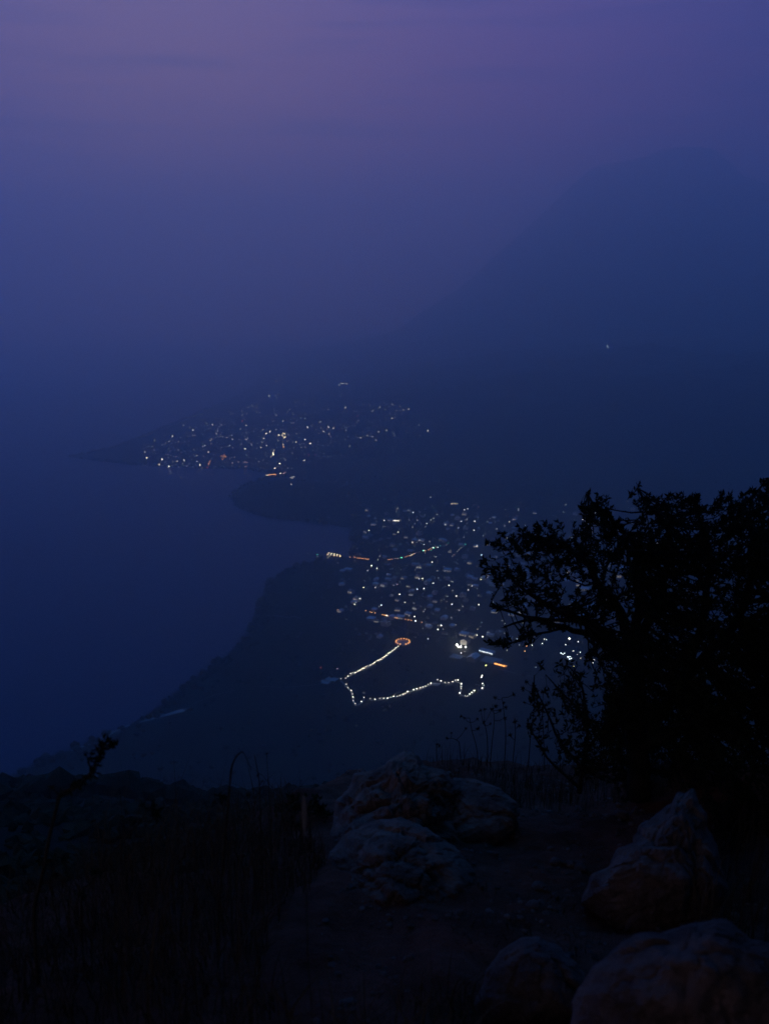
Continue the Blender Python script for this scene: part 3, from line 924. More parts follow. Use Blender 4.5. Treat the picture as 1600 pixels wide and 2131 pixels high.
# scrub on the steep slope just below the viewpoint
SA = np.array([(rw.uniform(-0.48, 0.42), math.exp(rw.uniform(math.log(13), math.log(420)))) for _ in range(8500)])
SX, SY = np.sin(SA[:, 0]) * SA[:, 1], np.cos(SA[:, 0]) * SA[:, 1]
for x, y, z, q in zip(SX, SY, height(SX, SY), SA[:, 1]):
    r = rw.uniform(0.2, 0.6) * (0.5 + q / 75) if q < 120 else rw.uniform(0.6, 1.5)
    b.ball((x, y, z + r * 0.15), r, 0, rw.uniform(0.7, 1.2), 0.5, rw, 2 if q < 60 else 1)
woods = b.build('woods', mat_woods); woods['kind'] = 'stuff'

# =================================================================== the spur in the foreground
def fbm3(p, s, octv=4):
    return mnoise.fractal(Vector(p) * s, 0.9, 2.0, octv)


mat_dirt = node_mat('trampled_dirt', (0.17, 0.060, 0.040), 0.95, 0.45, 2.6, bump=1.0, bscale=14, spec=0.1)
mat_rock = node_mat('weathered_rock', (0.235, 0.150, 0.118), 0.9, 0.5, 4.5, bump=1.0, bscale=22, spec=0.15)
mat_rock2 = node_mat('grey_rock', (0.20, 0.132, 0.112), 0.9, 0.45, 4.0, bump=1.0, bscale=20, spec=0.15)
mat_bark = node_mat('dark_bark', (0.030, 0.024, 0.020), 0.95, 0.3, 9.0, bump=0.5, spec=0.05)
mat_leaf = node_mat('dark_leaf', (0.022, 0.026, 0.013), 0.85, 0.5, 3.0, spec=0.08)
mat_leaf2 = node_mat('bush_leaf', (0.030, 0.042, 0.016), 0.85, 0.45, 4.0, spec=0.08)
mat_dry = node_mat('dry_stalk', (0.050, 0.040, 0.030), 0.95, 0.3, 12.0, spec=0.05)
mat_grass = node_mat('dry_grass', (0.085, 0.055, 0.036), 0.95, 0.55, 1.3, spec=0.05)
mat_blade = node_mat('pale_blade', (0.20, 0.18, 0.17), 0.85, 0.2, 20.0, spec=0.1)


def spur_z(x, y):
    x = np.asarray(x, float); y = np.asarray(y, float)
    z = ledge_z(x, y)
    z = z + 0.13 * vnoise(x * 0.9, y * 0.9, 31, 4) + 0.055 * vnoise(x * 4, y * 4, 32, 5) + 0.022 * vnoise(x * 15, y * 15, 33, 4)
    # trodden hollow of the track between the rocks
    c = 1.15 + 0.1 * (y - 4)
    z = z - 0.10 * np.exp(-((x - c) / 0.7) ** 2)
    return z


def gz(x, y):
    return float(spur_z(np.array([x]), np.array([y]))[0])


def ground_hit(px, py, Y0=1.5):
    """Point where a sight line meets the spur."""
    d = px_dir(px, py); t = Y0 / d.y
    while t < 14:
        p = d * t
        if p.z <= gz(p.x, p.y):
            return p
        t += 0.03
    return d * (7.5 / d.y)


xs = np.concatenate([np.arange(-9, -3.2, 0.15), np.arange(-3.2, 4.4, 0.036), np.arange(4.4, 9, 0.15)])
ys = np.concatenate([np.arange(-6, 1.2, 0.2), np.arange(1.2, 9.2, 0.036)])
X, Y = np.meshgrid(xs, ys)
Z = spur_z(X, Y)
edge = np.maximum(np.clip((np.abs(X) - 7.5) / 1.5, 0, 1), np.maximum(np.clip((Y - 8.6) / 0.6, 0, 1), np.clip((-4.5 - Y) / 1.5, 0, 1)))
Z = Z - 1.1 * edge
Z = np.where(Y < 0, np.minimum(Z, -1.72 + 0.1 * np.clip(-Y, 0, 6) + 0.08 * vnoise(X, Y, 31, 3) - 1.1 * edge), Z)
ny, nx = X.shape
i = np.arange(ny - 1)[:, None]; j = np.arange(nx - 1)[None, :]
q = np.stack([i * nx + j, i * nx + j + 1, (i + 1) * nx + j + 1, (i + 1) * nx + j], -1).reshape(-1, 4)
me = bpy.data.meshes.new('dirt_path')
me.vertices.add(X.size); me.vertices.foreach_set('co', np.stack([X.ravel(), Y.ravel(), Z.ravel()], 1).astype(np.float32).ravel())
me.loops.add(q.size); me.loops.foreach_set('vertex_index', q.astype(np.int32).ravel())
me.polygons.add(len(q)); me.polygons.foreach_set('loop_start', np.arange(0, q.size, 4, dtype=np.int32))
me.polygons.foreach_set('use_smooth', np.ones(len(q), dtype=bool)); me.update(calc_edges=True); me.materials.append(mat_dirt)
path = bpy.data.objects.new('dirt_path', me); C.objects.link(path); path['kind'] = 'structure'


def facet(p, s, k):
    """Angular breakage: every cell of the rock is its own tilted face, with cracks between cells."""
    q = Vector(p) * s
    ds, ps = mnoise.voronoi(q)
    c_ = ps[0]
    n_ = Vector((mnoise.noise(c_ * 3.1 + Vector((k, 0, 0))), mnoise.noise(c_ * 3.1 + Vector((0, k, 5))), mnoise.noise(c_ * 3.1 + Vector((7, 2, k)))))
    h = 0.9 * mnoise.noise(c_ * 7.7 + Vector((k, k, 0))) + 1.5 * n_.dot(q - c_)
    crack = math.exp(-((ds[1] - ds[0]) / 0.09) ** 2)
    return h - 0.55 * crack


def outline_rock(name, pts, Y0, front, back, mat, label, lean=0.5, seed=0, amp=0.06, na=150, nr=34):
    """A solid rock: outline, full thickness before and behind, broken into facets and cracks."""
    P2 = [Vector((float(x), float(y))) for x, y in pts]
    c = sum(P2, Vector((0, 0))) / len(P2)
    seg = [(P2[k], P2[(k + 1) % len(P2)]) for k in range(len(P2))]
    L_ = [(b_ - a_).length for a_, b_ in seg]; tot_ = sum(L_)
    ring_ = []
    for k in range(na):
        s = tot_ * k / na; m_ = 0
        while s > L_[m_]:
            s -= L_[m_]; m_ += 1
        ring_.append(seg[m_][0].lerp(seg[m_][1], s / L_[m_]))
    k_px = Y0 / FPX
    verts, faces = [], []

    def pos(p2, t, sgn):
        bulge = (max(0.0, 1 - t ** 2.4)) ** 0.6
        flat = Vector((p2.x * k_px + seed, seed * 1.7, p2.y * k_px))
        n1 = fbm3(flat, 3.0, 3); n2 = abs(fbm3(flat + Vector((0, sgn * 3.1, 0)), 1.6, 2))
        d = bulge * (front if sgn < 0 else back) * (0.8 + 0.3 * n1 + 0.25 * n2)
        y = Y0 + sgn * d + lean * (c.y - p2.y) * k_px
        v = at_depth(p2.x, p2.y, y)
        off = amp * (0.2 + 0.8 * bulge) * (1.0 * facet(v + Vector((seed, 0, 0)), 3.4, seed) + 0.55 * facet(v, 9.0, seed + 2) + 0.5 * fbm3(v, 9, 4)) + 0.007 * fbm3(v, 34, 4)
        u = at_depth(c.x, c.y, Y0 + lean * 0.0)
        dirn = Vector((v.x - u.x, (sgn * 0.8 * bulge) * 0.3, v.z - u.z))
        if dirn.length > 1e-6:
            v += dirn.normalized() * off
        return v
    for sgn in (-1, 1):
        base = len(verts)
        for r_ in range(nr):
            t = 1 - r_ / (nr - 1) * 0.985
            for k in range(na):
                verts.append(pos(c.lerp(ring_[k], t), t, sgn))
        for r_ in range(nr - 1):
            for k in range(na):
                a_ = base + r_ * na + k; b_ = base + r_ * na + (k + 1) % na
                f_ = (a_, b_, b_ + na, a_ + na)
                faces.append(f_ if sgn > 0 else f_[::-1])
        faces.append(tuple(base + (nr - 1) * na + k for k in range(na)))
    for k in range(na):     # close the rim
        faces.append((k, (k + 1) % na, nr * na + (k + 1) % na, nr * na + k))
    b_ = bmesh.new(); me_ = bpy.data.meshes.new(name); me_.from_pydata([tuple(v) for v in verts], [], faces); b_.from_mesh(me_)
    bmesh.ops.remove_doubles(b_, verts=b_.verts, dist=1e-4); bmesh.ops.recalc_face_normals(b_, faces=b_.faces); b_.to_mesh(me_); b_.free()
    me_.materials.append(mat)
    o = bpy.data.objects.new(name, me_); C.objects.link(o)
    return tag(o, label, 'rock')


OUT = [(690, 1720), (700, 1668), (722, 1640), (735, 1606), (770, 1603), (800, 1592), (815, 1575), (845, 1562), (872, 1570), (885, 1590),
       (925, 1600), (962, 1640), (958, 1700), (985, 1790), (960, 1880), (900, 1960), (830, 1980), (750, 1950), (705, 1860), (672, 1790)]
outline_rock('boulder', OUT, 5.6, 0.42, 0.6, mat_rock, 'large craggy brown rock outcrop rising at the left end of the dirt ledge', 0.75, 1.3, 0.062)
outline_rock('boulder', [(1398, 1668), (1408, 1648), (1424, 1650), (1440, 1637), (1450, 1642), (1455, 1672), (1470, 1690), (1474, 1725), (1492, 1752), (1500, 1800), (1516, 1850), (1490, 1930), (1400, 1960), (1300, 1950),
                         (1205, 1880), (1225, 1820), (1262, 1806), (1285, 1765), (1312, 1752), (1330, 1712), (1362, 1694)], 4.6, 0.40, 0.35, mat_rock2,
             'pointed grey rock right of the dirt ledge with a small jagged tip', 0.7, 4.1, 0.055)
outline_rock('boulder', [(1190, 2075), (1230, 2015), (1290, 1962), (1330, 1942), (1395, 1937), (1415, 1922), (1500, 1910), (1535, 1925), (1560, 1950), (1620, 1970),
                         (1700, 2010), (1760, 2131), (1720, 2330), (1300, 2360), (1180, 2220)], 2.75, 0.30, 0.45, mat_rock2,
             'big rounded pale boulder filling the bottom right corner, out of focus', 0.5, 7.7, 0.035)
outline_rock('boulder', [(985, 2090), (1010, 2020), (1045, 1972), (1085, 1950), (1120, 1948), (1160, 1966), (1200, 2005), (1235, 2060), (1225, 2130), (1100, 2150), (1000, 2140)], 3.35, 0.22, 0.3, mat_rock2,
             'low grey boulder sunk in grass left of the big corner boulder', 0.6, 2.9, 0.03, 100, 24)
outline_rock('boulder', [(672, 1830), (682, 1775), (715, 1735), (770, 1705), (830, 1700), (890, 1722), (945, 1760), (985, 1815), (1000, 1880), (960, 1960), (860, 2010), (740, 1970)], 4.7, 0.34, 0.4, mat_rock,
             'lower brown slab of rock lying against the foot of the craggy outcrop', 1.1, 5.2, 0.042, 130, 28)
outline_rock('boulder', [(915, 1640), (945, 1618), (990, 1622), (1040, 1640), (1075, 1670), (1080, 1720), (1040, 1760), (960, 1765), (920, 1720)], 5.7, 0.22, 0.3, mat_rock,
             'low flat brown rock half buried in dirt right of the craggy outcrop', 1.4, 9.2, 0.03, 90, 20)
rs = random.Random(3)
for k, (px, py, s) in enumerate([(1155, 1797, .035), (1185, 1801, .03), (1205, 1812, .045), (1010, 1740, .05), (1120, 1850, .04), (1240, 1840, .05), (1065, 1690, .03), (1290, 1700, .05), (1110, 1890, .04)]):
    p = ground_hit(px, py)
    b = MB(); b.ball((0, 0, 0), s, 0, 0.65, 0.16, rs, 2)
    o = b.build('stone', mat_rock2, smooth=True); o.location = p + Vector((0, 0, s * 0.25)); o.rotation_euler = (0, 0, rs.uniform(0, 6))
    tag(o, 'small loose stone lying on the bare dirt of the ledge', 'stone', 'stones on the dirt ledge')


g_ = MB(); rs = random.Random(8)
for _ in range(2600):
    x = rs.uniform(-0.3, 2.3); y = rs.uniform(2.6, 7.2)
    if mnoise.noise(Vector((x * 1.5, y * 1.5, 3))) < -0.05 and rs.random() < 0.8:
        continue
    s = 0.005 + 0.018 * rs.random() ** 3
    g_.ball((x, y, gz(x, y) + s * 0.2), s, 0, rs.uniform(0.5, 0.9), 0.25, rs, 1)
gv = g_.build('gravel', mat_rock2); gv['kind'] = 'stuff'


# ---- plants
def leaf_quad(b, p, d, up, ln, wd, mat=0, fold=0.25):
    s = d.cross(up)
    if s.length < 1e-4:
        s = d.cross(Vector((1, 0, 0)))
    s.normalize(); n_ = s.cross(d).normalized()
    a = p; m1 = p + d * ln * 0.45 + s * wd * 0.5 + n_ * wd * fold; m2 = p + d * ln * 0.45 - s * wd * 0.5 + n_ * wd * fold
    mid = p + d * ln * 0.5; e = p + d * ln - n_ * ln * 0.08
    b.add([a, m1, e, m2, mid], [(0, 1, 4), (1, 2, 4), (2, 3, 4), (3, 0, 4)], mat)


def rdir(rn):
    while True:
        v = Vector((rn.uniform(-1, 1), rn.uniform(-1, 1), rn.uniform(-1, 1)))
        if 0.05 < v.length < 1:
            return v.normalized()


def in_poly(x, y, P):
    c = False; n_ = len(P)
    for k in range(n_):
        x1, y1_ = P[k]; x2, y2_ = P[(k + 1) % n_]
        if (y1_ > y) != (y2_ > y) and x < (x2 - x1) * (y - y1_) / (y2_ - y1_) + x1:
            c = not c
    return c


def make_tree(name, label, cat, limbs, outline, Y0, depth, n_spray, leaves, leaf_len, leaf_w, lm, seed, gaps=(), twig=0.22, extra=(), bark=None):
    """Trunk and limbs follow given lines; twigs with leaf sprays fill the crown outline, each joined to the nearest limb."""
    rn = random.Random(seed)
    tr = MB(); cr = MB()
    nodes = []
    for pts, r0, r1 in limbs:
        P = [at_depth(px, py, Y0 + dy) for px, py, dy in pts]
        dense = []
        for a, c_ in zip(P[:-1], P[1:]):
            m_ = max(2, int((c_ - a).length / 0.06))
            dense += [a.lerp(c_, k / m_) for k in range(m_)]
        dense.append(P[-1])
        N_ = len(dense)
        dense = [p + Vector((fbm3(p, 3.1, 2), fbm3(p + Vector((9, 0, 0)), 3.1, 2), fbm3(p + Vector((0, 7, 0)), 3.1, 2))) * 0.045 * min(1, k / 6) for k, p in enumerate(dense)]
        tr.tube(dense, [r0 + (r1 - r0) * k / (N_ - 1) for k in range(N_)], 7)
        nodes += [(p, r0 + (r1 - r0) * k / (N_ - 1)) for k, p in enumerate(dense)][3:]
    NP = np.array([n_[0][:] for n_ in nodes])
    xs_ = [p[0] for p in outline]; ys_ = [p[1] for p in outline]
    cen = at_depth(sum(xs_) / len(xs_), sum(ys_) / len(ys_) + 60, Y0)
    sprays = [(px, py, 0.0) for px, py in extra]
    tries = 0
    while len(sprays) < n_spray and tries < n_spray * 60:
        tries += 1
        x = rn.uniform(min(xs_), max(xs_)); y = rn.uniform(min(ys_), max(ys_))
        if not in_poly(x, y, outline):
            continue
        if x < 1270 and rn.random() < 0.44 * min(1, (1270 - x) / 120):
            continue
        if any(((x - gx) / gw) ** 2 + ((y - gy) / gh) ** 2 < 1 and rn.random() < gp for gx, gy, gw, gh, gp in gaps):
            continue
        sprays.append((x, y, rn.uniform(-depth, depth)))
    for (x, y, dy) in sprays:
        tip = at_depth(x, y, Y0 + dy)
        d2 = ((NP - np.array(tip[:])) ** 2).sum(1)
        k = int(np.argmin(d2)); src, sr = Vector(NP[k]), nodes[k][1]
        out = (tip - cen); out.z += 0.25
        out = (out.normalized() * 0.7 + (tip - src).normalized() * 0.6 + rdir(rn) * 0.45).normalized()
        tw = twig * rn.uniform(0.6, 1.1)
        tip = tip - out * tw
        L_ = (tip - src).length
        mid = src.lerp(tip, 0.5) + Vector((0, 0, -0.06 * L_)) + rdir(rn) * 0.05 * L_
        end = tip + out * tw
        line = [src, src.lerp(mid, 0.6) + rdir(rn) * 0.01, mid, mid.lerp(tip, 0.6), tip, tip.lerp(end, 0.55) + rdir(rn) * 0.02, end]
        rr = min(sr * 0.6, 0.004 + 0.009 * min(L_, 1.0))
        tr.tube(line, [rr, rr * .9, rr * .75, rr * .6, rr * .5, rr * .35, 0.0012], 4, 0, False)
        # leaves along the last part, thicker at the tip
        for q_ in range(leaves):
            t = rn.random() ** 0.6
            base = tip.lerp(end, t) if rn.random() < 0.72 else mid.lerp(tip, rn.random())
            ld = (out * rn.uniform(0.3, 1.0) + rdir(rn) * 0.85 + Vector((0, 0, 0.15))).normalized()
            s_ = rn.uniform(0.65, 1.2)
            leaf_quad(cr, base, ld, rdir(rn), leaf_len * s_, leaf_w * s_)
    base = at_depth(*limbs[0][0][0][:2], Y0)
    root = empty(name, base, label, cat)
    t_ = tr.build('trunk', bark or mat_bark, None, True); c_ = cr.build('crown', lm, None)
    for o in (t_, c_):
        o.parent = root; o.matrix_parent_inverse = Matrix.Translation(-base)
    return root


CROWN = [(1003, 1165), (1010, 1140), (1040, 1112), (1075, 1092), (1105, 1098), (1132, 1082), (1175, 1078), (1205, 1075), (1205, 1048), (1230, 1040), (1222, 1020), (1245, 1028),
         (1290, 1062), (1310, 1040), (1325, 1012), (1345, 1030), (1385, 1035), (1420, 1028), (1450, 1030), (1480, 1050), (1498, 1022), (1545, 1025), (1575, 1015),
         (1600, 1000), (1680, 1010), (1760, 1100), (1800, 1300), (1790, 1560), (1640, 1600), (1480, 1610), (1380, 1560), (1290, 1500), (1240, 1420), (1190, 1350), (1130, 1330),
         (1070, 1352), (1020, 1348), (1010, 1335), (1040, 1300), (1015, 1265), (1050, 1240), (1030, 1205), (1000, 1195)]
LIMBS = [([(1330, 1660, 0), (1322, 1560, 0), (1312, 1450, 0), (1316, 1370, 0)], 0.085, 0.06),
         ([(1316, 1375, 0), (1270, 1325, -0.05), (1210, 1290, -0.1), (1130, 1255, -0.1), (1060, 1200, 0)], 0.045, 0.008),
         ([(1312, 1392, 0), (1250, 1330, 0.1), (1180, 1302, 0.1), (1120, 1294, 0.1), (1050, 1306, 0.1)], 0.034, 0.006),
         ([(1316, 1372, 0), (1290, 1270, 0.1), (1230, 1180, 0.1), (1150, 1120, 0.1), (1090, 1105, 0.0)], 0.04, 0.007),
         ([(1314, 1380, 0), (1330, 1250, 0), (1310, 1130, 0), (1255, 1060, 0), (1228, 1025, 0)], 0.042, 0.006),
         ([(1318, 1360, 0), (1380, 1230, 0.1), (1390, 1110, 0.1), (1345, 1045, 0.05), (1328, 1005, 0.05)], 0.04, 0.006),
         ([(1322, 1560, 0), (1420, 1420, 0.2), (1470, 1280, 0.2), (1480, 1140, 0.2), (1440, 1040, 0.2)], 0.055, 0.007),
         ([(1420, 1420, 0.2), (1530, 1300, 0.2), (1570, 1160, 0.1), (1550, 1050, 0.1), (1592, 992, 0.1)], 0.04, 0.006),
         ([(1322, 1560, 0), (1480, 1480, -0.2), (1600, 1420, -0.2), (1700, 1330, -0.2)], 0.05, 0.01),
         ([(1180, 1303, 0.1), (1120, 1322, 0.0), (1070, 1335, 0), (1020, 1342, 0)], 0.010, 0.004),
         ([(1210, 1290, -0.1), (1130, 1290, -0.1), (1070, 1275, -0.1), (1020, 1262, -0.1)], 0.018, 0.005)]
GAPS = [(1070, 1285, 60, 30, 0.75), (1170, 1290, 80, 22, 0.6), (1300, 1280, 30, 40, 0.6), (1270, 1320, 60, 18, 0.8), (1125, 1215, 70, 18, 0.6), (1180, 1330, 70, 16, 0.8), (1350, 1060, 45, 14, 0.85),
        (1280, 1050, 40, 10, 0.8), (1580, 1120, 30, 40, 0.6), (1335, 1270, 26, 16, 0.6), (1435, 1232, 9, 8, 1), (1510, 1243, 8, 7, 1), (1212, 1342, 75, 22, 0.96), (1060, 1160, 40, 14, 0.5), (1310, 1048, 9, 9, 1)]
make_tree('tree', 'dark spreading small-leaved tree on the right rim of the ledge', 'tree', LIMBS, CROWN, 6.3, 0.75, 1800, 31, 0.037, 0.0145, mat_leaf, 42, GAPS, 0.16,
          extra=[(1226, 1022), (1262, 1032), (1330, 1008), (1352, 1032), (1500, 1026), (1590, 1000), (1572, 1020), (1000, 1172), (1003, 1192), (1012, 1130), (1040, 1108), (1026, 1342), (1012, 1336),
                 (1110, 1092), (1080, 1096), (1208, 1052), (1216, 1058), (1022, 1262), (1030, 1210), (1395, 1030), (1420, 1028), (1450, 1030)])

SHRUB = [(1105, 1395), (1125, 1375), (1180, 1372), (1240, 1400), (1300, 1440), (1320, 1560), (1290, 1630), (1200, 1625), (1150, 1610), (1125, 1560), (1085, 1500), (1100, 1480), (1090, 1455), (1120, 1430)]
make_tree('shrub', 'thin dark shrub with small leaves standing below the left branches of the tree', 'shrub',
          [([(1205, 1650, 0), (1215, 1560, 0), (1217, 1480, 0), (1208, 1400, 0), (1180, 1380, 0)], 0.018, 0.004),
           ([(1210, 1600, 0), (1160, 1530, 0), (1130, 1470, 0), (1118, 1420, 0), (1112, 1395, 0)], 0.012, 0.003),
           ([(1215, 1570, 0), (1260, 1500, 0), (1290, 1440, 0)], 0.014, 0.004),
           ([(1217, 1490, 0), (1170, 1440, 0), (1140, 1395, 0)], 0.010, 0.003),
           ([(1205, 1640, 0), (1140, 1580, 0), (1095, 1510, 0)], 0.012, 0.003)],
          SHRUB, 6.1, 0.3, 190, 13, 0.042, 0.015, mat_leaf, 77, [(1150, 1400, 30, 20, 0.6), (1235, 1430, 25, 30, 0.6), (1150, 1480, 20, 25, .5)], 0.13)
make_tree('shrub', 'dense dark thicket around the foot of the tree trunk', 'shrub',
          [([(1330, 1680, 0), (1340, 1600, 0), (1350, 1500, 0)], 0.02, 0.005), ([(1320, 1680, 0), (1290, 1590, 0), (1280, 1500, 0)], 0.02, 0.005), ([(1345, 1670, 0), (1410, 1580, 0), (1440, 1500, 0)], 0.02, 0.005)],
          [(1255, 1480), (1290, 1420), (1360, 1400), (1450, 1420), (1510, 1500), (1500, 1640), (1440, 1690), (1340, 1690), (1270, 1650), (1245, 1570)],
          6.7, 0.4, 420, 22, 0.038, 0.0145, mat_leaf, 31, (), 0.12)
make_tree('shrub', 'dense black shrub at the right edge beyond the pointed rock', 'shrub',
          [([(1540, 1790, 0), (1530, 1680, 0), (1500, 1580, 0)], 0.03, 0.008), ([(1540, 1770, 0), (1590, 1680, 0), (1640, 1580, 0)], 0.03, 0.008),
           ([(1530, 1690, 0), (1570, 1600, 0), (1580, 1540, 0)], 0.02, 0.006), ([(1535, 1740, 0), (1480, 1680, 0), (1455, 1620, 0)], 0.02, 0.006)],
          [(1440, 1590), (1480, 1540), (1560, 1530), (1640, 1540), (1720, 1600), (1740, 1800), (1640, 1860), (1530, 1830), (1500, 1760), (1470, 1690)],
          5.6, 0.35, 240, 16, 0.045, 0.016, mat_leaf, 99, [(1575, 1565, 26, 22, 0.9), (1548, 1585, 14, 14, .8)], 0.14)
make_tree('shrub', 'small greenish bush in the grass just left of the craggy outcrop', 'shrub',
          [([(640, 1830, 0), (635, 1740, 0), (625, 1670, 0)], 0.012, 0.004), ([(640, 1800, 0), (670, 1720, 0), (675, 1680, 0)], 0.010, 0.003), ([(638, 1790, 0), (600, 1720, 0), (595, 1690, 0)], 0.010, 0.003)],
          [(580, 1668), (600, 1648), (640, 1640), (670, 1658), (700, 1690), (715, 1760), (690, 1830), (600, 1830), (560, 1760), (565, 1700)],
          6.0, 0.3, 170, 16, 0.034, 0.016, mat_leaf2, 55, (), 0.10)


def stalk(name, label, path_px, Y0, r0, r1, heads=(), leaf=(), mat=None, cat='plant', group=None, tail=None):
    """A single plant stem; seed heads and leaf tufts are its parts."""
    P = [at_depth(px, py, Y0 + (dy[0] if dy else 0)) for px, py, *dy in path_px]
    g = gz(P[0].x, P[0].y)
    if P[0].z > g - 0.03:
        P.insert(0, Vector((P[0].x - 0.2 * (P[1].x - P[0].x), P[0].y, g - 0.05)))
    # smooth the line
    D = []
    for k in range(len(P) - 1):
        p0 = P[max(k - 1, 0)]; p1 = P[k]; p2 = P[k + 1]; p3 = P[min(k + 2, len(P) - 1)]
        for s in range(6):
            t = s / 6
            D.append(0.5 * ((2 * p1) + (p2 - p0) * t + (2 * p0 - 5 * p1 + 4 * p2 - p3) * t * t + (3 * p1 - p0 - 3 * p2 + p3) * t ** 3))
    D.append(P[-1])
    base = P[0].copy()
    root = empty(name, base, label, cat, group)
    rn = random.Random(int(path_px[0][0] * 7 + path_px[-1][1]))
    b = MB(); N_ = len(D)
    b.tube(D, [r0 + (r1 - r0) * k / (N_ - 1) for k in range(N_)], 5)
    if tail:
        T = [at_depth(px, py, Y0) for px, py in tail]
        b.tube([D[-1]] + T, [r1] + [max(0.0008, r1 * 0.5)] * len(T), 4)
    twigs = []
    for (px, py, s) in list(heads) + list(leaf):
        q_ = at_depth(px, py, Y0 + rn.uniform(-.03, .03))
        k = min(range(N_), key=lambda m_: (D[m_] - q_).length + max(0, D[m_].z - q_.z + 0.02) * 2.0)
        if (D[k] - q_).length > 0.012:
            b.tube([D[k], D[k].lerp(q_, 0.5) + Vector((0, 0, -0.01)), q_], [r1 * 1.1, r1, r1 * .8], 4)
    parts = [b.build('stem', mat or mat_dry, None, True)]
    for (px, py, s) in heads:
        q_ = at_depth(px, py, Y0 + rn.uniform(-.03, .03)); h_ = MB()
        s *= 0.62
        h_.ball(q_, s * 0.42, 0, 0.9, 0.3, rn, 1)
        for _ in range(12):
            d = rdir(rn)
            leaf_quad(h_, q_ + d * s * 0.25, d, rdir(rn), s * 0.6, s * 0.22)
        parts.append(h_.build('seed_head', mat or mat_dry))
    if leaf:
        h_ = MB()
        for (px, py, s) in leaf:
            q_ = at_depth(px, py, Y0)
            for _ in range(13):
                d = (rdir(rn) + Vector((0.3, 0, 0.1))).normalized()
                leaf_quad(h_, q_ + rdir(rn) * s * 0.3, d, rdir(rn), s * rn.uniform(0.6, 1.1), s * 0.34)
        parts.append(h_.build('leaves', mat_leaf))
    for o in parts:
        o.parent = root; o.matrix_parent_inverse = Matrix.Translation(-base)
    return root


stalk('tall_weed', 'tall leafy black weed stalk at the far left, bent to the right at its top', [(72, 1905), (85, 1838), (94, 1795), (103, 1743), (114, 1700), (121, 1669), (124, 1656),
      (137, 1646), (162, 1637), (180, 1620), (193, 1603), (199, 1588), (208, 1568), (216, 1545)], 3.3, 0.0085, 0.0035,
      heads=[(109, 1637, .03)], leaf=[(216, 1545, .035), (240, 1548, .035), (232, 1546, .03), (186, 1575, .03), (212, 1570, .035), (200, 1592, .035), (192, 1608, .035), (176, 1625, .03),
                                    (162, 1636, .03), (148, 1641, .028), (205, 1556, .03), (128, 1654, .02), (84, 1790, .03), (112, 1785, .03), (132, 1792, .03), (110, 1825, .03), (140, 1825, .025)])
stalk('tall_weed', 'thin slanting weed with a leaf tuft at its tip, right of the tall leafy stalk', [(170, 1870), (192, 1835), (226, 1789), (251, 1755), (289, 1713), (304, 1692), (316, 1680)], 3.5, 0.005, 0.002,
      leaf=[(317, 1677, .032), (323, 1690, .035), (326, 1702, .03), (299, 1676, .025), (275, 1710, .022), (195, 1814, .03), (204, 1816, .026), (169, 1862, .03)])
stalk('arching_stem', 'smooth bare black stem arching over to the right above the grass', [(455, 1900), (466, 1780), (470, 1720), (475, 1680), (478, 1640), (482, 1600), (488, 1582), (496, 1570), (504, 1564)], 3.6, 0.0065, 0.0028,
      leaf=[(474, 1676, .018)], tail=[(509, 1569), (514, 1579), (519, 1592), (523, 1604)])
stalk('tall_weed', 'thin weed with two dark tufts just left of the bare arching stem', [(478, 1800), (470, 1730), (468, 1690), (462, 1668), (458, 1656)], 3.7, 0.003, 0.0018, leaf=[(458, 1658, .034), (464, 1666, .03), (446, 1672, .02)])
stalk('tall_weed', 'thin dark weed with knobs along its stem, right of the arching stem', [(546, 1790), (543, 1720), (541, 1645), (538, 1614), (534, 1592), (530, 1572)], 4.0, 0.004, 0.0015,
      heads=[(537, 1613, .022), (546, 1626, .02), (529, 1642, .018), (517, 1654, .036), (545, 1684, .025), (540, 1702, .02)])
stalk('tall_weed', 'hair-thin upright stem between the knobby weed and the greenish bush', [(566, 1790), (562, 1700), (558, 1620), (555, 1565)], 4.2, 0.003, 0.001, heads=[(556, 1568, .016)])
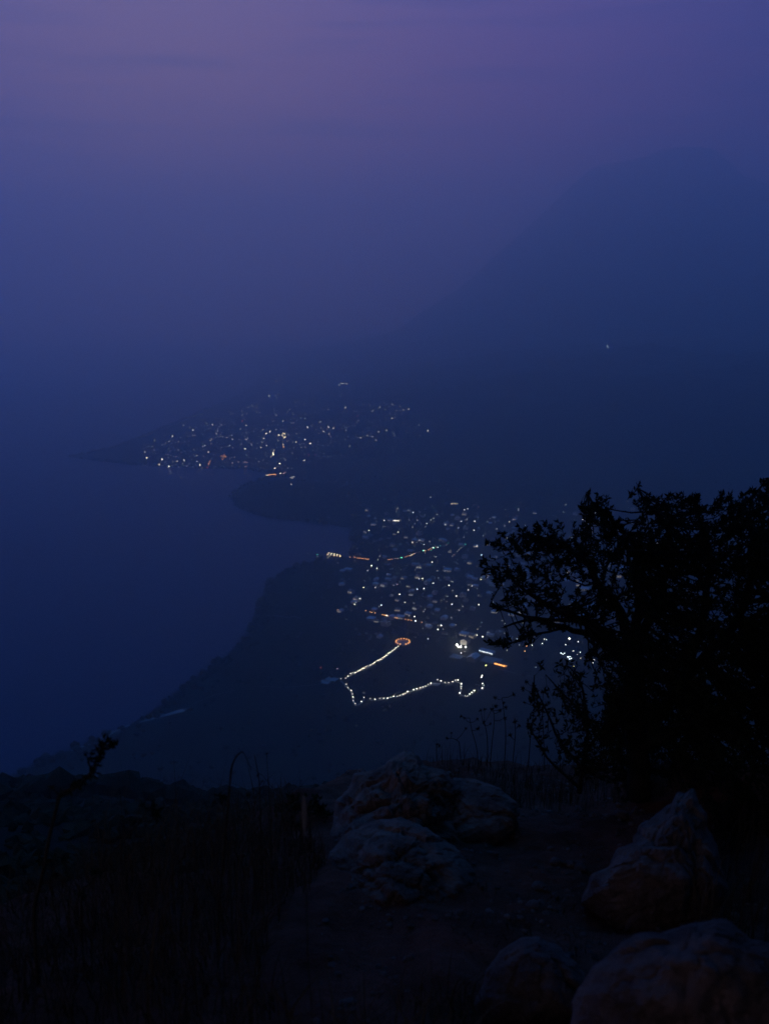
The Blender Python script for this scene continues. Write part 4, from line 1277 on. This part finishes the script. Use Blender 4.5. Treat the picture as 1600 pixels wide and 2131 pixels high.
for k, (pts, heads, lab) in enumerate([
    ([(1035, 1620), (1033, 1560), (1028, 1500), (1024, 1466)], [(1031, 1470, .04), (1040, 1478, .035), (1052, 1472, .035), (1050, 1494, .038)], 'dry weed on the rim with a bunch of seed heads in front of the shrub'),
    ([(1052, 1620), (1055, 1540), (1048, 1480), (1044, 1452)], [(1030, 1452, .035), (1048, 1462, .03), (1069, 1445, .036)], 'tallest leaning dry weed whose single top head stands apart'),
    ([(1100, 1620), (1105, 1530), (1112, 1470), (1112, 1430)], [(1088, 1433, .045), (1095, 1419, .038), (1110, 1427, .04), (1109, 1450, .03)], 'dry weed with the highest seed heads, left of the shrub top'),
    ([(1020, 1620), (1018, 1555), (1010, 1510), (1006, 1505)], [(1000, 1478, .035), (1008, 1476, .032), (1023, 1476, .036), (1006, 1504, .04), (1020, 1506, .03)], 'many-headed dry weed in the middle of the rim'),
    ([(990, 1620), (988, 1570), (980, 1520), (977, 1494)], [(959, 1491, .032), (966, 1494, .03), (993, 1496, .03), (994, 1516, .036)], 'dry weed with spread heads above the pale rim'),
    ([(962, 1610), (958, 1560), (950, 1540), (930, 1536)], [(930, 1536, .03), (969, 1516, .03), (939, 1525, .022)], 'low drooping dry weed near the top of the outcrop'),
    ([(915, 1608), (913, 1575), (911, 1550)], [(909, 1549, .03), (914, 1552, .03)], 'leftmost short dry weed beside the outcrop top'),
    ([(1075, 1620), (1078, 1560), (1075, 1520), (1070, 1500)], [(1071, 1502, .05), (1080, 1510, .04), (1062, 1530, .04)], 'bushy dry weed just left of the shrub foot'),
    ([(1140, 1625), (1132, 1540), (1128, 1480), (1130, 1440)], [(1128, 1440, .03), (1091, 1462, .03), (1136, 1466, .03)], 'thin dry weed standing inside the edge of the shrub')]):
    sp = rs.uniform(-22, 22)
    pts = [(x_ + sp * max(0, (y_ - 1500) / 120), y_ + (60 if y_ > 1600 else 0)) for x_, y_ in pts]
    stalk('dry_weed', lab, pts, 7.35 + 0.05 * (k % 4), 0.0042, 0.0022, [(a_, b_, s_ * 1.25) for a_, b_, s_ in heads])

b = MB()
P = [at_depth(632, 1656, 2.6), at_depth(633, 1672, 2.6), at_depth(634, 1700, 2.6), at_depth(634, 1722, 2.6), at_depth(635, 1740, 2.6)]
wd = [0.002, 0.006, 0.0075, 0.005, 0.0015]
vs = []
for p, w_ in zip(P, wd):
    vs += [p + Vector((-w_, 0.001, 0)), p + Vector((0, -0.0015, 0)), p + Vector((w_, 0.001, 0)), p + Vector((0, 0.002, 0))]
fs = [(k * 4 + s, k * 4 + (s + 1) % 4, (k + 1) * 4 + (s + 1) % 4, (k + 1) * 4 + s) for k in range(len(P) - 1) for s in range(4)]
b.add(vs, fs + [(3, 2, 1, 0)], 0)
g_ = gz(P[-1].x + 0.02, 2.65)
b.tube([P[-1], P[-1].lerp(Vector((P[-1].x + 0.02, 2.65, g_)), 0.5) + Vector((-.01, 0, 0)), Vector((P[-1].x + 0.02, 2.65, g_ - 0.03))], [0.0016, 0.0018, 0.002], 4, 1)
tag(b.build('grass_blade', [mat_blade, mat_dry]), 'single pale broad blade standing upright in front of the greenish bush', 'grass blade')

# ---- grass: countless blades on the left slope, the rim and the right side
rg = np.random.default_rng(4)
GV, GF = [], []


def blades(n_, xr, yr, hmin, hmax, w_, lean, mask=None):
    x = rg.uniform(*xr, n_); y = rg.uniform(*yr, n_)
    if mask is not None:
        k = mask(x, y); x = x[k]; y = y[k]
    m_ = len(x); z = spur_z(x, y) - 0.02
    h = rg.uniform(hmin, hmax, m_) * (0.55 + 0.45 * (vnoise(x * 1.6, y * 1.6, 5, 2) + 1))
    a = rg.uniform(0, 2 * np.pi, m_); l = rg.uniform(0.1, 1, m_) ** 1.4 * lean
    fa = rg.uniform(0, np.pi, m_)
    ww = w_ * rg.uniform(0.5, 1.4, m_)
    o = len(GV) and sum(len(v) for v in GV)
    rows = []
    for t, wf in ((0, 1), (0.35, 0.85), (0.7, 0.55), (1.0, 0.06)):
        bx = x + np.cos(a) * l * h * t ** 2.2 + 0.15; by = y + np.sin(a) * l * h * t ** 2.2; bz = z + h * t * (1 - 0.25 * l * t)
        bx = bx - 0.15
        rows.append(np.stack([bx - np.cos(fa) * ww * wf, by - np.sin(fa) * ww * wf, bz], 1))
        rows.append(np.stack([bx + np.cos(fa) * ww * wf, by + np.sin(fa) * ww * wf, bz], 1))
    V = np.stack(rows, 1).reshape(-1, 3); GV.append(V)
    b_ = (np.arange(m_) * 8)[:, None] + o
    for k in (0, 2, 4):
        GF.append(np.concatenate([b_ + k, b_ + k + 1, b_ + k + 3, b_ + k + 2], 1))


def left_of_rock(x, y):
    return (x < -0.28 - 0.03 * y + 0.12 * np.sin(y * 3)) | ((y < 2.9) & (x < 0.35))


blades(11000, (-2.8, 0.3), (1.9, 6.2), 0.10, 0.36, 0.0028, 1.5, left_of_rock)
blades(1500, (-2.0, 0.1), (2.9, 5.2), 0.28, 0.62, 0.0021, 0.9, lambda x, y: left_of_rock(x, y) & (x > -0.34 * y))
blades(2200, (0.3, 2.6), (6.3, 7.4), 0.08, 0.26, 0.0020, 0.6)
blades(1500, (0.05, 1.4), (2.2, 3.4), 0.05, 0.2, 0.0025, 0.9)
blades(1400, (1.25, 3.2), (3.1, 5.6), 0.15, 0.5, 0.003, 0.7, lambda x, y: x > 0.34 * y)
blades(700, (0.3, 1.6), (3.6, 4.6), 0.03, 0.10, 0.002, 1.0)
V = np.concatenate(GV); F = np.concatenate(GF)
me = bpy.data.meshes.new('grass')
me.vertices.add(len(V)); me.vertices.foreach_set('co', V.astype(np.float32).ravel())
me.loops.add(F.size); me.loops.foreach_set('vertex_index', F.astype(np.int32).ravel())
me.polygons.add(len(F)); me.polygons.foreach_set('loop_start', np.arange(0, F.size, 4, dtype=np.int32)); me.update(calc_edges=True)
me.materials.append(mat_grass)
grass = bpy.data.objects.new('grass', me); C.objects.link(grass); grass['kind'] = 'stuff'


# ---- unseen tree added above the viewpoint to shade the foreground from the sky
rn = random.Random(12)
tr = MB(); cr = MB()
base = Vector((2.6, -2.4, -1.9))
tr.tube([base, base + Vector((-.1, .1, 1.8)), base + Vector((-.4, .4, 3.6)), base + Vector((-.6, .8, 5.2))], [0.24, 0.2, 0.17, 0.12], 9)
for k in range(11):
    a = 2 * math.pi * k / 11 + rn.uniform(-.2, .2); L_ = rn.uniform(3.2, 6.0)
    s = base + Vector((-.4, .4, 3.4 + 0.15 * k))
    e = s + Vector((math.cos(a) * L_, math.sin(a) * L_, 1.2 + rn.uniform(0, 1.2)))
    tr.tube([s, s.lerp(e, .4) + Vector((0, 0, .4)), e], [0.09, 0.06, 0.02], 6)
for _ in range(30000):
    a = rn.uniform(0, 2 * math.pi); q_ = 9.5 * math.sqrt(rn.random())
    x = -0.4 + q_ * math.cos(a); y = 0.4 + q_ * math.sin(a)
    if y < -2.6:
        continue
    zlow = max(2.2, 0.35 * y + 1.3)
    p = Vector((x, y, zlow + rn.uniform(0, 2.2)))
    leaf_quad(cr, p, rdir(rn), (Vector((0, 0, 1)) + rdir(rn) * 0.8).normalized(), rn.uniform(0.18, 0.36), rn.uniform(0.11, 0.2))
root = empty('tree', base, 'unseen leafy tree added behind the viewpoint, its crown shading the foreground', 'tree')
for o in (tr.build('trunk', mat_bark, None, True), cr.build('crown', mat_leaf)):
    o.parent = root; o.matrix_parent_inverse = Matrix.Translation(-base)
